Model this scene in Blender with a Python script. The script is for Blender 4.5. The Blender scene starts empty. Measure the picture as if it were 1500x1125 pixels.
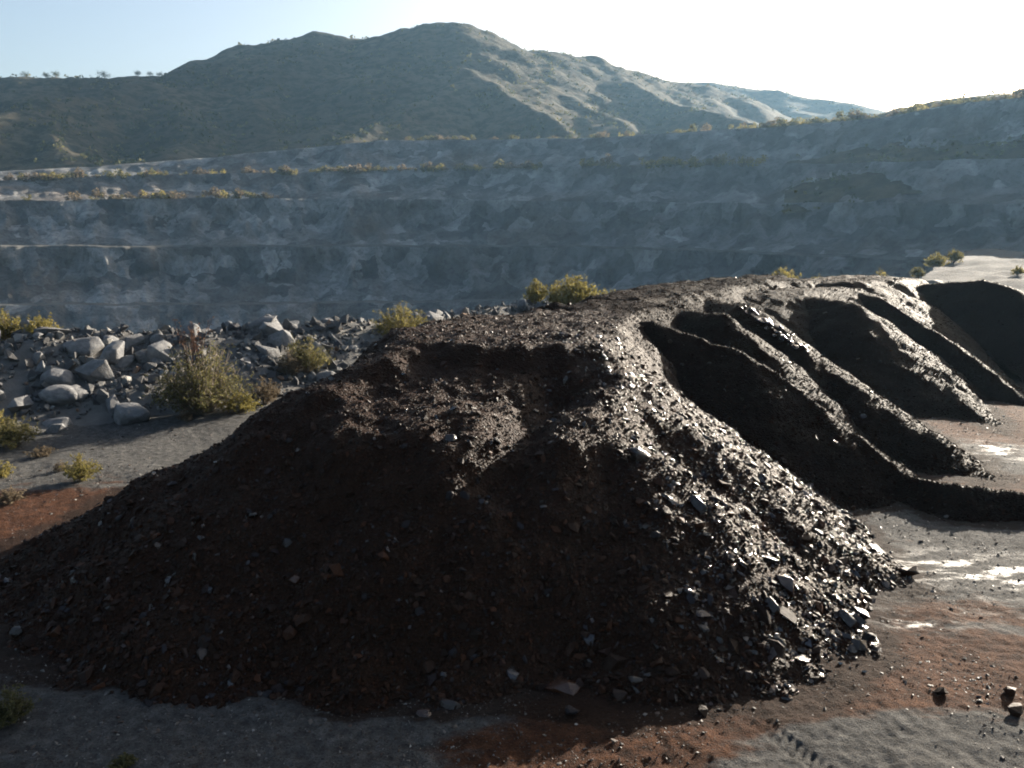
import bpy, bmesh, math, random
import numpy as np
from mathutils import Vector

sc = bpy.context.scene
COL = sc.collection
R = math.radians

# ------------------------------------------------------------------ camera
CAM_H, PITCH, FPX = 5.0, 11.4, 1150.0
cam_d = bpy.data.cameras.new('camera')
cam = bpy.data.objects.new('camera', cam_d); COL.objects.link(cam)
cam.location = (0, 0, CAM_H)
cam.rotation_euler = (R(90 - PITCH), 0, 0)
cam_d.sensor_width = 36.0
cam_d.lens = FPX / 1500.0 * 36.0
cam_d.clip_start = 0.1
cam_d.clip_end = 6000
sc.camera = cam

# ------------------------------------------------------------------ sky and sun
SUN_AZ, SUN_EL = 42.0, 16.5           # azimuth from +Y towards +X
world = bpy.data.worlds.new('World'); sc.world = world
world.use_nodes = True
wn = world.node_tree; wn.nodes.clear()
w_out = wn.nodes.new('ShaderNodeOutputWorld')
w_bg = wn.nodes.new('ShaderNodeBackground')
w_sky = wn.nodes.new('ShaderNodeTexSky')
w_sky.sky_type = 'NISHITA'
w_sky.sun_disc = False
w_sky.sun_elevation = R(SUN_EL)
w_sky.sun_rotation = R(SUN_AZ)
w_sky.altitude = 600
w_sky.air_density = 1.0
w_sky.dust_density = 6.0
w_sky.ozone_density = 1.0
w_bg.inputs['Strength'].default_value = 0.05
wn.links.new(w_sky.outputs[0], w_bg.inputs['Color'])
wn.links.new(w_bg.outputs[0], w_out.inputs['Surface'])

S = Vector((math.sin(R(SUN_AZ)) * math.cos(R(SUN_EL)), math.cos(R(SUN_AZ)) * math.cos(R(SUN_EL)), math.sin(R(SUN_EL))))
sun_d = bpy.data.lights.new('sun', 'SUN')
sun_d.energy = 4.5
sun_d.angle = R(0.5)
sun_d.color = (1.0, 0.90, 0.76)
sun = bpy.data.objects.new('sun', sun_d); COL.objects.link(sun)
sun.rotation_euler = S.to_track_quat('Z', 'Y').to_euler()
sun.location = (40, 50, 60)

sc.view_settings.view_transform = 'Standard'
sc.view_settings.look = 'None'
sc.view_settings.exposure = 2.25
sc.view_settings.gamma = 1.0
sc.view_settings.use_curve_mapping = False
sc.render.engine = 'CYCLES'
sc.cycles.use_denoising = True
sc.cycles.max_bounces = 5
sc.cycles.diffuse_bounces = 2
sc.cycles.glossy_bounces = 2
sc.cycles.transmission_bounces = 3
sc.cycles.volume_bounces = 1
sc.cycles.sample_clamp_indirect = 4.0
sc.cycles.filter_width = 1.9

# ------------------------------------------------------------------ pixel helpers (photo 1500 x 1125)
_c, _s = math.cos(R(PITCH)), math.sin(R(PITCH))
def pdir(u, v):
    x = (u - 750) / FPX; y = (562.5 - v) / FPX
    return np.array([x, _c + y * _s, -_s + y * _c])
def at(u, v, Y):
    d = pdir(u, v); return (d[0] * Y / d[1], Y, CAM_H + d[2] * Y / d[1])
def gz(u, v, z=0.0):
    d = pdir(u, v); t = (z - CAM_H) / d[2]; return (d[0] * t, d[1] * t, z)
def proj(x, y, z):
    z = z - CAM_H
    dep = y * _c - z * _s; up = y * _s + z * _c
    return 750 + FPX * x / dep, 562.5 - FPX * up / dep, dep

# ------------------------------------------------------------------ numpy noise
def _perm(seed):
    p = np.random.RandomState(seed).permutation(512); return np.concatenate([p, p])
_PERMS = {}
def perlin(x, y, seed=0):
    if seed not in _PERMS:
        rs = np.random.RandomState(seed + 991)
        a = rs.rand(512) * 2 * np.pi
        _PERMS[seed] = (_perm(seed), np.cos(a), np.sin(a))
    P, gx, gy = _PERMS[seed]
    xi = np.floor(x).astype(np.int64); yi = np.floor(y).astype(np.int64)
    xf = x - xi; yf = y - yi
    u = xf * xf * xf * (xf * (xf * 6 - 15) + 10); v = yf * yf * yf * (yf * (yf * 6 - 15) + 10)
    def g(ix, iy, dx, dy):
        h = P[(P[ix & 511] + iy) & 511]
        return gx[h] * dx + gy[h] * dy
    n00 = g(xi, yi, xf, yf); n10 = g(xi + 1, yi, xf - 1, yf)
    n01 = g(xi, yi + 1, xf, yf - 1); n11 = g(xi + 1, yi + 1, xf - 1, yf - 1)
    a = n00 + u * (n10 - n00); b = n01 + u * (n11 - n01)
    return (a + v * (b - a)) * 1.5
def fbm(x, y, octs=4, seed=0, gain=0.5, lac=2.03):
    t = np.zeros_like(x, dtype=float); a = 1.0
    for o in range(octs):
        t += a * perlin(x + 17.3 * o, y - 9.1 * o, seed + o); x = x * lac; y = y * lac; a *= gain
    return t
def ridged(x, y, octs=4, seed=0, gain=0.5):
    t = np.zeros_like(x, dtype=float); a = 1.0
    for o in range(octs):
        t += a * (1 - 2 * np.abs(perlin(x + 7.7 * o, y + 3.1 * o, seed + o))); x = x * 2.05; y = y * 2.05; a *= gain
    return t
def sstep(a, b, x):
    t = np.clip((x - a) / (b - a), 0, 1); return t * t * (3 - 2 * t)

# ------------------------------------------------------------------ mesh helpers
def mesh_np(name, verts, faces, mat, smooth=False, attrs=None):
    """verts (N,3); faces (M,k) with k 3 or 4; attrs {name: per-vertex floats}"""
    verts = np.asarray(verts, dtype=np.float32); faces = np.asarray(faces, dtype=np.int32)
    me = bpy.data.meshes.new(name)
    k = faces.shape[1]; m = len(faces)
    me.vertices.add(len(verts)); me.vertices.foreach_set('co', verts.ravel())
    me.loops.add(m * k); me.loops.foreach_set('vertex_index', faces.ravel())
    me.polygons.add(m)
    me.polygons.foreach_set('loop_start', np.arange(0, m * k, k, dtype=np.int32))
    me.polygons.foreach_set('loop_total', np.full(m, k, dtype=np.int32))
    me.polygons.foreach_set('use_smooth', np.full(m, smooth, dtype=bool))
    for an, av in (attrs or {}).items():
        a = me.attributes.new(an, 'FLOAT', 'POINT'); a.data.foreach_set('value', np.asarray(av, dtype=np.float32))
    me.update(calc_edges=True)
    me.materials.append(mat)
    return me
def link(name, me, parent=None):
    o = bpy.data.objects.new(name, me); COL.objects.link(o)
    if parent is not None: o.parent = parent
    return o
def tag(o, label=None, cat=None, group=None, kind=None):
    if label: o['label'] = label
    if cat: o['category'] = cat
    if group: o['group'] = group
    if kind: o['kind'] = kind
    return o
def grid_faces(nr, nc):
    i = np.arange(nr * nc).reshape(nr, nc)
    return np.stack([i[:-1, :-1].ravel(), i[:-1, 1:].ravel(), i[1:, 1:].ravel(), i[1:, :-1].ravel()], 1)
def prune(verts, faces, attrs=None):
    used = np.zeros(len(verts), bool); used[faces.ravel()] = True
    idx = np.cumsum(used) - 1
    return verts[used], idx[faces], {k: np.asarray(v)[used] for k, v in (attrs or {}).items()}

def hull_variant(n, seed, flat=(1, 1, 1), cut=0.0):
    rs = np.random.RandomState(seed)
    p = rs.normal(size=(n, 3)); p /= np.linalg.norm(p, axis=1)[:, None]
    p *= (0.8 + 0.35 * rs.rand(n))[:, None]
    p *= np.array(flat)
    bm = bmesh.new()
    for q in p: bm.verts.new(q)
    r = bmesh.ops.convex_hull(bm, input=bm.verts)
    junk = [e for e in r['geom_interior'] if isinstance(e, bmesh.types.BMVert)]
    if junk: bmesh.ops.delete(bm, geom=junk, context='VERTS')
    bmesh.ops.triangulate(bm, faces=bm.faces)
    bm.verts.index_update()
    v = np.array([x.co[:] for x in bm.verts]); f = np.array([[x.index for x in fc.verts] for fc in bm.faces])
    bm.free(); return v, f
PEB = [hull_variant(8, 100 + i) for i in range(14)]
PEBX = [hull_variant(11, 300 + i) for i in range(10)]

def rand_rot(n, rs):
    q = rs.normal(size=(n, 4)); q /= np.linalg.norm(q, axis=1)[:, None]
    w, x, y, z = q.T
    return np.stack([1-2*(y*y+z*z), 2*(x*y-z*w), 2*(x*z+y*w), 2*(x*y+z*w), 1-2*(x*x+z*z), 2*(y*z-x*w),
                     2*(x*z-y*w), 2*(y*z+x*w), 1-2*(x*x+y*y)], 1).reshape(n, 3, 3)
def align_rot(nrm, rs, jitter=0.35):
    """rotation whose local z lies along nrm (jittered), random spin"""
    n = nrm + rs.normal(size=nrm.shape) * jitter
    n /= np.linalg.norm(n, axis=1)[:, None]
    a = rs.normal(size=n.shape); x = a - n * (a * n).sum(1)[:, None]; x /= np.linalg.norm(x, axis=1)[:, None]
    y = np.cross(n, x)
    return np.stack([x, y, n], 2)
def scatter_mesh(name, pos, size, rot, scl, tint, mat, seed=1, variants=PEB, gloss=None):
    """many stones as ONE mesh: pos (N,3), size (N,), rot (N,3,3), scl (N,3)"""
    rs = np.random.RandomState(seed); N = len(pos)
    pick = rs.randint(0, len(variants), N)
    V, F, T, off = [], [], [], 0
    G = []
    if gloss is None: gloss = rs.rand(N)
    for k, (v, f) in enumerate(variants):
        ids = np.where(pick == k)[0]
        if not len(ids): continue
        p = v[None] * (scl[ids] * size[ids, None])[:, None, :]
        p = np.einsum('nij,nvj->nvi', rot[ids], p) + pos[ids][:, None, :]
        nv = len(v)
        V.append(p.reshape(-1, 3))
        F.append((f[None] + (np.arange(len(ids)) * nv)[:, None, None] + off).reshape(-1, 3))
        T.append(np.repeat(tint[ids], nv)); G.append(np.repeat(gloss[ids], nv)); off += nv * len(ids)
    return mesh_np(name, np.concatenate(V), np.concatenate(F), mat, False, {'tint': np.concatenate(T), 'gloss': np.concatenate(G)})

# ------------------------------------------------------------------ materials
class NT:
    def __init__(s, name):
        s.m = bpy.data.materials.new(name); s.m.use_nodes = True
        s.t = s.m.node_tree; s.t.nodes.clear()
        s.out = s.t.nodes.new('ShaderNodeOutputMaterial')
    def n(s, kind, **kw):
        x = s.t.nodes.new('ShaderNode' + kind)
        for k, v in kw.items():
            if k in x.inputs: x.inputs[k].default_value = v
            else: setattr(x, k, v)
        return x
    def l(s, a, b): s.t.links.new(a, b)
    def ramp(s, fac, stops, interp='LINEAR'):
        r = s.n('ValToRGB'); cr = r.color_ramp; cr.interpolation = interp
        while len(cr.elements) < len(stops): cr.elements.new(0.5)
        for e, (p, c) in zip(cr.elements, stops):
            e.position = p; e.color = (*c, 1) if len(c) == 3 else c
        s.l(fac, r.inputs['Fac']); return r.outputs['Color']
    def math(s, op, a, b=None):
        x = s.n('Math', operation=op)
        for i, q in enumerate((a, b)):
            if q is None: continue
            if isinstance(q, (int, float)): x.inputs[i].default_value = q
            else: s.l(q, x.inputs[i])
        return x.outputs[0]
    def mix(s, fac, a, b, blend='MIX'):
        x = s.n('Mix', data_type='RGBA', blend_type=blend)
        for k, q in ((0, fac), (6, a), (7, b)):
            if isinstance(q, (int, float)): x.inputs[k].default_value = q
            elif isinstance(q, tuple): x.inputs[k].default_value = (*q, 1)
            else: s.l(q, x.inputs[k])
        return x.outputs[2]
    def noise(s, scale, detail=4, rough=0.55, vec=None, out='Fac'):
        x = s.n('TexNoise', Scale=scale, Detail=detail, Roughness=rough)
        if vec is not None: s.l(vec, x.inputs['Vector'])
        return x.outputs[out]
    def pos(s): return s.n('NewGeometry').outputs['Position']
    def obj(s): return s.n('TexCoord').outputs['Object']
    def attr(s, name): return s.n('Attribute', attribute_name=name).outputs['Fac']
    def mapping(s, vec, scale):
        x = s.n('Mapping'); x.inputs['Scale'].default_value = scale; s.l(vec, x.inputs['Vector']); return x.outputs[0]
    def bump(s, h, dist, strength=1.0, prev=None):
        b = s.n('Bump', Distance=dist, Strength=strength); s.l(h, b.inputs['Height'])
        if prev is not None: s.l(prev, b.inputs['Normal'])
        return b.outputs[0]
    def princ(s, col, rough, normal=None, spec=0.5):
        p = s.n('BsdfPrincipled')
        for key, q in (('Base Color', col), ('Roughness', rough), ('Specular IOR Level', spec)):
            if isinstance(q, (int, float)): p.inputs[key].default_value = q
            elif isinstance(q, tuple): p.inputs[key].default_value = (*q, 1)
            else: s.l(q, p.inputs[key])
        if normal is not None: s.l(normal, p.inputs['Normal'])
        s.l(p.outputs[0], s.out.inputs['Surface']); return p

def mat_gravel(name, spec=0.55, r0=0.04, dim=1.0):
    t = NT(name); P = t.pos()
    tint = t.attr('tint')
    base = t.ramp(tint, [(0.0, (0.010, 0.0048, 0.003)), (0.35, (0.019, 0.0085, 0.0048)), (0.6, (0.033, 0.0138, 0.0070)), (0.76, (0.060, 0.021, 0.0085)),
                         (0.84, (0.018, 0.016, 0.018)), (0.93, (0.034, 0.033, 0.040)), (1.0, (0.08, 0.075, 0.085))])
    n1 = t.noise(22, 4, 0.6, P)
    col = t.mix(t.math('MULTIPLY', n1, 0.6), base, (0.012, 0.006, 0.0035))
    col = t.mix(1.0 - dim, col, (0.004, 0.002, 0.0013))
    g = t.attr('gloss')
    gg = t.ramp(g, [(0.0, (0, 0, 0)), (0.20, (0.2, 0.2, 0.2)), (0.34, (0.9, 0.9, 0.9)), (1.0, (1, 1, 1))])
    rough = t.math('ADD', t.math('MULTIPLY', gg, 0.45), t.math('ADD', t.math('MULTIPLY', t.noise(35, 3, 0.6, P), 0.14), r0))
    b = t.bump(t.noise(60, 4, 0.6, P), 0.012, 0.8)
    t.princ(col, rough, b, t.math('SUBTRACT', spec, t.math('MULTIPLY', gg, spec * 0.88))); return t.m
def mat_mound(name, spec=0.05, dim=1.0):
    t = NT(name); P = t.pos()
    n1 = t.noise(1.6, 5, 0.6, P); n2 = t.noise(26, 5, 0.65, P)
    col = t.ramp(n2, [(0.25, (0.008, 0.0037, 0.0022)), (0.5, (0.019, 0.0085, 0.0047)), (0.72, (0.033, 0.0145, 0.0078))])
    col = t.mix(t.math('MULTIPLY', t.ramp(n1, [(0.45, (0, 0, 0)), (0.7, (1, 1, 1))]), 0.5), col, (0.028, 0.014, 0.008))
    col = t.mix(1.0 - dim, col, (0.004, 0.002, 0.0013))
    rough = t.math('ADD', t.math('MULTIPLY', t.noise(14, 3, 0.6, P), 0.4), 0.42)
    v = t.n('TexVoronoi', Scale=28.0); t.l(P, v.inputs['Vector'])
    b = t.bump(v.outputs['Distance'], 0.03, 0.9)
    b = t.bump(n2, 0.03, 0.8, b)
    t.princ(col, rough, b, spec); return t.m
def mat_ground():
    t = NT('pad_dirt'); P = t.pos()
    n1 = t.noise(0.8, 8, 0.62, P); n2 = t.noise(7, 8, 0.68, P); n3 = t.noise(45, 5, 0.65, P); n4 = t.noise(2.2, 6, 0.65, t.mapping(P, (0.6, 1.5, 1)))
    grey = t.ramp(n2, [(0.30, (0.0317, 0.0308, 0.0299)), (0.5, (0.0669, 0.0651, 0.0625)), (0.70, (0.1232, 0.1197, 0.1126))])
    red = t.ramp(n2, [(0.30, (0.017, 0.0068, 0.0032)), (0.5, (0.058, 0.0215, 0.0088)), (0.70, (0.108, 0.046, 0.020))])
    f = t.math('ADD', t.attr('red'), t.math('ADD', t.math('MULTIPLY', t.math('SUBTRACT', n1, 0.5), 1.2), t.math('MULTIPLY', t.math('SUBTRACT', n4, 0.5), 1.3)))
    f = t.ramp(f, [(0.36, (0, 0, 0)), (0.62, (1, 1, 1))])
    col = t.mix(f, grey, red)
    col = t.mix(t.math('MULTIPLY', t.ramp(n3, [(0.36, (1, 1, 1)), (0.50, (0, 0, 0))]), 0.6), col, (0.0132, 0.0106, 0.0088))
    col = t.mix(t.math('MULTIPLY', t.ramp(n3, [(0.60, (0, 0, 0)), (0.70, (1, 1, 1))]), 0.35), col, (0.1760, 0.1672, 0.1540))
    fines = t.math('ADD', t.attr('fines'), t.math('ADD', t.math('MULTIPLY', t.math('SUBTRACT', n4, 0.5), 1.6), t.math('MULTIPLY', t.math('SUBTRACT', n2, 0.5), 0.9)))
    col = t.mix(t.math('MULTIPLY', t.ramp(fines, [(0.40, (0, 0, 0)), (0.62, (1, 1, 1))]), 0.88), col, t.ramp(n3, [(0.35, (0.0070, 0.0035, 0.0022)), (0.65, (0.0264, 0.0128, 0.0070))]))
    wet = t.math('MULTIPLY', t.attr('wet'), t.ramp(t.noise(2.2, 7, 0.7, t.mapping(P, (0.6, 1.8, 1))), [(0.49, (0, 0, 0)), (0.62, (1, 1, 1))]))
    col = t.mix(t.math('MULTIPLY', wet, 0.55), col, (0.0264, 0.0229, 0.0194))
    rough = t.math('SUBTRACT', 0.95, t.math('MULTIPLY', wet, 0.58))
    b = t.bump(n4, 0.10, 0.6); b = t.bump(n2, 0.07, 1.0, b); b = t.bump(n3, 0.035, 1.0, b)
    t.princ(col, rough, b, t.math('ADD', 0.12, t.math('MULTIPLY', wet, 0.3))); return t.m
def mat_boulder(name, dark=(0.07, 0.072, 0.078), light=(0.20, 0.199, 0.196)):
    t = NT(name); P = t.obj()
    n = t.noise(2.5, 6, 0.65, P); n2 = t.noise(14, 4, 0.6, P)
    col = t.ramp(n, [(0.3, dark), (0.68, light)])
    col = t.mix(t.math('MULTIPLY', t.ramp(n2, [(0.55, (0, 0, 0)), (0.75, (1, 1, 1))]), 0.4), col, (0.17, 0.135, 0.10))
    rnd = t.n('ObjectInfo').outputs['Random']
    col = t.mix(t.math('MULTIPLY', rnd, 0.4), col, (0.10, 0.096, 0.093))
    b = t.bump(n, 0.08, 0.6); b = t.bump(n2, 0.03, 0.7, b)
    t.princ(col, 0.82, b, 0.2); return t.m
def mat_rubble():
    t = NT('rubble_rock'); P = t.pos()
    col = t.ramp(t.attr('tint'), [(0.0, (0.035, 0.035, 0.04)), (0.6, (0.095, 0.093, 0.09)), (0.975, (0.27, 0.26, 0.24)), (0.985, (0.15, 0.09, 0.055)), (1.0, (0.19, 0.11, 0.065))])
    col = t.mix(t.math('MULTIPLY', t.noise(6, 4, 0.6, P), 0.6), col, (0.05, 0.049, 0.048))
    b = t.bump(t.noise(20, 4, 0.6, P), 0.03, 0.7)
    t.princ(col, 0.85, b, 0.15); return t.m
def mat_pebble_ground():
    t = NT('loose_pebble'); P = t.pos()
    col = t.ramp(t.attr('tint'), [(0.0, (0.015, 0.010, 0.007)), (0.45, (0.05, 0.027, 0.016)), (0.65, (0.07, 0.062, 0.054)), (0.9, (0.11, 0.10, 0.09)), (1.0, (0.22, 0.21, 0.19))])
    t.princ(col, t.math('ADD', t.math('MULTIPLY', t.attr('gloss'), 0.4), 0.45), t.bump(t.noise(70, 3, 0.6, P), 0.01, 0.7), 0.4); return t.m
def mat_leaf(name, stops, trans=0.45):
    t = NT(name)
    col = t.ramp(t.attr('tint'), stops)
    d = t.n('BsdfDiffuse'); r = t.n('BsdfTranslucent'); m = t.n('MixShader'); m.inputs[0].default_value = trans
    t.l(col, d.inputs['Color']); t.l(col, r.inputs['Color'])
    t.l(d.outputs[0], m.inputs[1]); t.l(r.outputs[0], m.inputs[2]); t.l(m.outputs[0], t.out.inputs['Surface']); return t.m
def mat_bark(name, a=(0.09, 0.07, 0.05), b=(0.20, 0.16, 0.12)):
    t = NT(name); t.princ(t.ramp(t.noise(9, 4, 0.6, t.pos()), [(0.3, a), (0.7, b)]), 0.85); return t.m
def mat_pit():
    t = NT('pit_rock'); P = t.pos()
    wv = t.n('TexNoise', Scale=0.06, Detail=4.0, Roughness=0.6); t.l(P, wv.inputs['Vector'])
    dv = t.n('VectorMath', operation='MULTIPLY_ADD'); t.l(wv.outputs['Color'], dv.inputs[0]); dv.inputs[1].default_value = (14, 14, 14); t.l(P, dv.inputs[2])
    W = dv.outputs[0]
    streak = t.noise(0.10, 10, 0.70, t.mapping(W, (1.0, 1.0, 0.45)))
    vstr = t.noise(0.22, 6, 0.65, t.mapping(P, (1.0, 1.0, 0.10)))
    blot = t.noise(0.03, 6, 0.6, P); fine = t.noise(0.7, 8, 0.7, P)
    vo = t.n('TexVoronoi', Scale=0.16); t.l(t.mapping(W, (1, 1, 0.6)), vo.inputs['Vector'])
    cell = t.n('SeparateColor'); t.l(vo.outputs['Color'], cell.inputs[0])
    f = t.math('ADD', t.math('MULTIPLY', streak, 0.72), t.math('MULTIPLY', cell.outputs[0], 0.28))
    f = t.math('ADD', t.math('MULTIPLY', f, 0.70), t.math('MULTIPLY', vstr, 0.30))
    col = t.ramp(f, [(0.38, (0.0862, 0.0883, 0.0913)), (0.48, (0.1622, 0.1622, 0.1602)), (0.55, (0.2383, 0.2353, 0.2281)), (0.61, (0.3346, 0.3296, 0.3194)), (0.69, (0.5273, 0.5171, 0.4969))])
    col = t.mix(t.math('MULTIPLY', t.ramp(blot, [(0.48, (0, 0, 0)), (0.64, (1, 1, 1))]), 0.5), col, (0.1268, 0.0913, 0.0669))
    col = t.mix(t.math('MULTIPLY', t.ramp(fine, [(0.36, (1, 1, 1)), (0.50, (0, 0, 0))]), 0.5), col, (0.0456, 0.0456, 0.0467))
    b = t.bump(fine, 1.5, 0.9); b = t.bump(streak, 4.0, 0.9, b)
    t.princ(col, 0.92, b, 0.15); return t.m
def mat_hill():
    t = NT('hill_scrubland'); P = t.pos()
    a = t.noise(0.02, 6, 0.6, P); b_ = t.noise(0.16, 6, 0.68, P); c = t.noise(0.45, 4, 0.6, P)
    col = t.ramp(a, [(0.35, (0.0462, 0.0392, 0.0272)), (0.55, (0.0707, 0.0587, 0.0392)), (0.72, (0.1034, 0.0843, 0.0544))])
    col = t.mix(t.math('MULTIPLY', t.ramp(b_, [(0.44, (1, 1, 1)), (0.54, (0, 0, 0))]), 0.8), col, (0.0174, 0.0196, 0.0120))
    col = t.mix(t.math('MULTIPLY', t.ramp(c, [(0.58, (0, 0, 0)), (0.7, (1, 1, 1))]), 0.4), col, (0.1197, 0.1034, 0.0789))
    b = t.bump(b_, 3.0, 0.7); b = t.bump(c, 1.0, 0.6, b)
    t.princ(col, 0.95, b, 0.1); return t.m

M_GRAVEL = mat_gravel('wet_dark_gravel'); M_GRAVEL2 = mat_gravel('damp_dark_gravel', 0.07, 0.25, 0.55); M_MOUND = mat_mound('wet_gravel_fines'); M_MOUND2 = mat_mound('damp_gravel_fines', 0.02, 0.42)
M_GROUND = mat_ground(); M_BOULDER = mat_boulder('grey_boulder'); M_RUBBLE = mat_rubble(); M_PEB = mat_pebble_ground()
M_PIT = mat_pit(); M_HILL = mat_hill()
M_OLIVE = mat_leaf('olive_leaf', [(0, (0.055, 0.055, 0.026)), (0.6, (0.125, 0.115, 0.050)), (1, (0.26, 0.215, 0.095))])
M_YELLOW = mat_leaf('yellow_green_leaf', [(0, (0.10, 0.09, 0.032)), (0.6, (0.22, 0.185, 0.060)), (1, (0.38, 0.31, 0.115))])
M_DRY = mat_leaf('dry_leaf', [(0, (0.07, 0.056, 0.038)), (0.6, (0.14, 0.11, 0.075)), (1, (0.24, 0.19, 0.13))])
M_RUSTY = mat_leaf('rusty_seed_head', [(0, (0.09, 0.055, 0.040)), (1, (0.17, 0.105, 0.075))])
M_SCRUB = mat_leaf('hill_scrub_leaf', [(0, (0.040, 0.046, 0.024)), (0.6, (0.085, 0.085, 0.04)), (1, (0.17, 0.15, 0.07))], 0.3)
M_BARK = mat_bark('shrub_stem')

# ================================================================== the setting
# ------------------------------------------------------------------ ground sheet
RIM_A = np.array([-180, -120, -80, -60, -33, -21.6, -12, -4, 3, 11, 18, 24, 27.2, 28.6, 31, 34, 60, 100, 180.])
RIM_R = np.array([1500, 800, 60, 36, 30.0, 30.5, 35, 41, 47, 54, 61.5, 68.5, 78, 120, 200, 300, 1500, 1500, 1500.])
def rimr(a): return np.interp(a, RIM_A, RIM_R)
TRK0 = np.array(gz(1075, 1028)[:2]); TRK1 = np.array(gz(1235, 1150)[:2])
def ground_base(x, y):
    r = np.hypot(x, y); a = np.degrees(np.arctan2(x, y))
    rim = rimr(a) + 2.0 * perlin(a * 0.25, a * 0, 5)
    z = 0.10 * fbm(x * 0.18, y * 0.18, 3, 40) * sstep(3, 9, r)
    z += sstep(45, 90, r) * sstep(26.3, 28.5, a) * sstep(90, 50, a) * (1.1 * fbm(x * 0.06, y * 0.06, 5, 44) + 0.4)
    drop = np.maximum(r - rim, 0)
    z = np.where(drop > 0, np.maximum(z - drop * 0.85 - 0.05 * drop, -42), z)
    return z
def ground_z(x, y):
    z = ground_base(x, y)
    z = z + 0.026 * fbm(x * 1.1, y * 1.1, 4, 41) + 0.013 * fbm(x * 8, y * 8, 4, 42)
    # tyre track with lugs pressed into the damp dirt
    d = TRK1 - TRK0; L = np.hypot(*d); d = d / L; nn = np.array([-d[1], d[0]])
    px, py = x - TRK0[0], y - TRK0[1]
    s = px * d[0] + py * d[1]; w = px * nn[0] + py * nn[1] + 0.03 * np.sin(s * 2)
    m = sstep(0.13, 0.09, np.abs(w)) * sstep(-0.1, 0.9, s) * sstep(L + 2.0, L + 1.5, s)
    lug = np.sin((s + w * 0.5) * 2 * np.pi / 0.095)
    z = z - m * (0.006 + 0.026 * sstep(-0.1, 0.5, lug))
    return z
def blob(x, y, u, v, ru, rv, base=0.0):
    c = gz(u, v); return np.exp(-(((x - c[0]) / ru) ** 2 + ((y - c[1]) / rv) ** 2))
ang = np.radians(np.concatenate([np.arange(-180, -46, 4.0), np.arange(-46, -40, 0.5), np.arange(-40, 40, 0.2), np.arange(40, 46, 0.5), np.arange(46, 180.1, 4.0)]))
rad = np.concatenate([[0.5, 2, 4], np.arange(5.0, 12, 0.034), 12 * 1.012 ** np.arange(0, 192), np.geomspace(120, 1150, 46)])
rad = np.unique(rad)
Rg, Ag = np.meshgrid(rad, ang, indexing='ij')
gx, gy = Rg * np.sin(Ag), Rg * np.cos(Ag)
gzv = ground_z(gx, gy)
# where the reddish ore dirt lies, and where the pad is wet
red = (1.0 * blob(gx, gy, 860, 1085, 2.2, 1.0) + 1.0 * blob(gx, gy, 1340, 985, 2.6, 0.75) + 0.9 * blob(gx, gy, 1080, 1020, 1.0, 0.45)
       + 1.5 * blob(gx, gy, 20, 785, 4.2, 1.9) + 0.9 * blob(gx, gy, 1480, 715, 2.4, 0.9) + 0.95 * blob(gx, gy, 1480, 630, 4.5, 1.8)
       + 0.9 * blob(gx, gy, 600, 800, 6, 2.6) + 0.8 * blob(gx, gy, 1490, 592, 5.0, 1.5) + 0.5 * blob(gx, gy, 1450, 890, 1.5, 0.4) + 0.55 * blob(gx, gy, 1300, 970, 4.0, 1.1) + 0.5 * blob(gx, gy, 700, 1110, 2.0, 0.5))
red = red - 0.9 * blob(gx, gy, 1300, 1110, 1.3, 0.55) - 1.6 * blob(gx, gy, 200, 1080, 3.4, 1.3)
wet = (1.0 * blob(gx, gy, 1440, 835, 2.2, 0.8) + 0.9 * blob(gx, gy, 1335, 908, 0.5, 0.22) + 0.9 * blob(gx, gy, 1480, 662, 2.4, 0.8) + 0.5 * blob(gx, gy, 1450, 905, 1.2, 0.25))
fc = grid_faces(len(rad), len(ang))
gv = np.stack([gx, gy, gzv], -1).reshape(-1, 3)
ground = link('ground', mesh_np('ground', gv, fc, M_GROUND, True, {'red': red.ravel(), 'wet': np.clip(wet, 0, 1).ravel(), 'fines': np.zeros(red.size)}))
tag(ground, kind='structure')

# ------------------------------------------------------------------ far pit wall with benches
US = np.arange(-700, 2300, 3.8)
def curve(pts): 
    p = np.array(pts, float); return np.interp(US, p[:, 0], p[:, 1])
def smooth1(a, n=15):
    k = np.hanning(n + 2)[1:-1]; k /= k.sum(); return np.convolve(np.pad(a, n // 2, 'edge'), k, 'valid')[:len(a)]
R2 = smooth1(curve([(-700, 300), (0, 265), (300, 262), (700, 250), (1000, 215), (1340, 178), (1500, 165), (2300, 130)]), 61)
V_floor = curve([(-700, 545), (2300, 560)])
V_b1 = curve([(-700, 452), (0, 448), (300, 447), (800, 441), (1100, 440), (1340, 445), (2300, 470)])
V_b2 = curve([(-700, 360), (0, 362), (200, 364), (330, 362), (700, 361), (900, 364), (1060, 370), (1340, 381), (2300, 390)])
V_b3 = curve([(-700, 300), (0, 294), (300, 290), (600, 292), (1000, 297), (1250, 297), (1500, 300), (2300, 300)])
V_b4 = curve([(-700, 275), (0, 268), (150, 262), (300, 258), (520, 254), (700, 250), (1000, 244), (1250, 242), (1500, 236), (2300, 215)])
V_b5 = curve([(-700, 262), (0, 252), (150, 244), (300, 232), (480, 214), (560, 205), (700, 205), (900, 200), (1020, 192), (1110, 187), (1200, 180), (1300, 170), (1350, 158), (1400, 152), (1500, 143), (2300, 90)])
def zof(u, v, r):   # height of the point seen at (u,v) at horizontal range r
    x = (u - 750) / FPX; y = (562.5 - v) / FPX
    return CAM_H + (-_s + y * _c) * r / np.hypot(x, _c + y * _s)
def azof(u): return np.arctan2((US - 750) / FPX, _c + 0.2 * _s)
AZ = azof(US)
jit = lambda s, f, a: a * fbm(US * f, US * 0 + s, 4, 60 + s)
r_fl = R2 - 58
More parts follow.
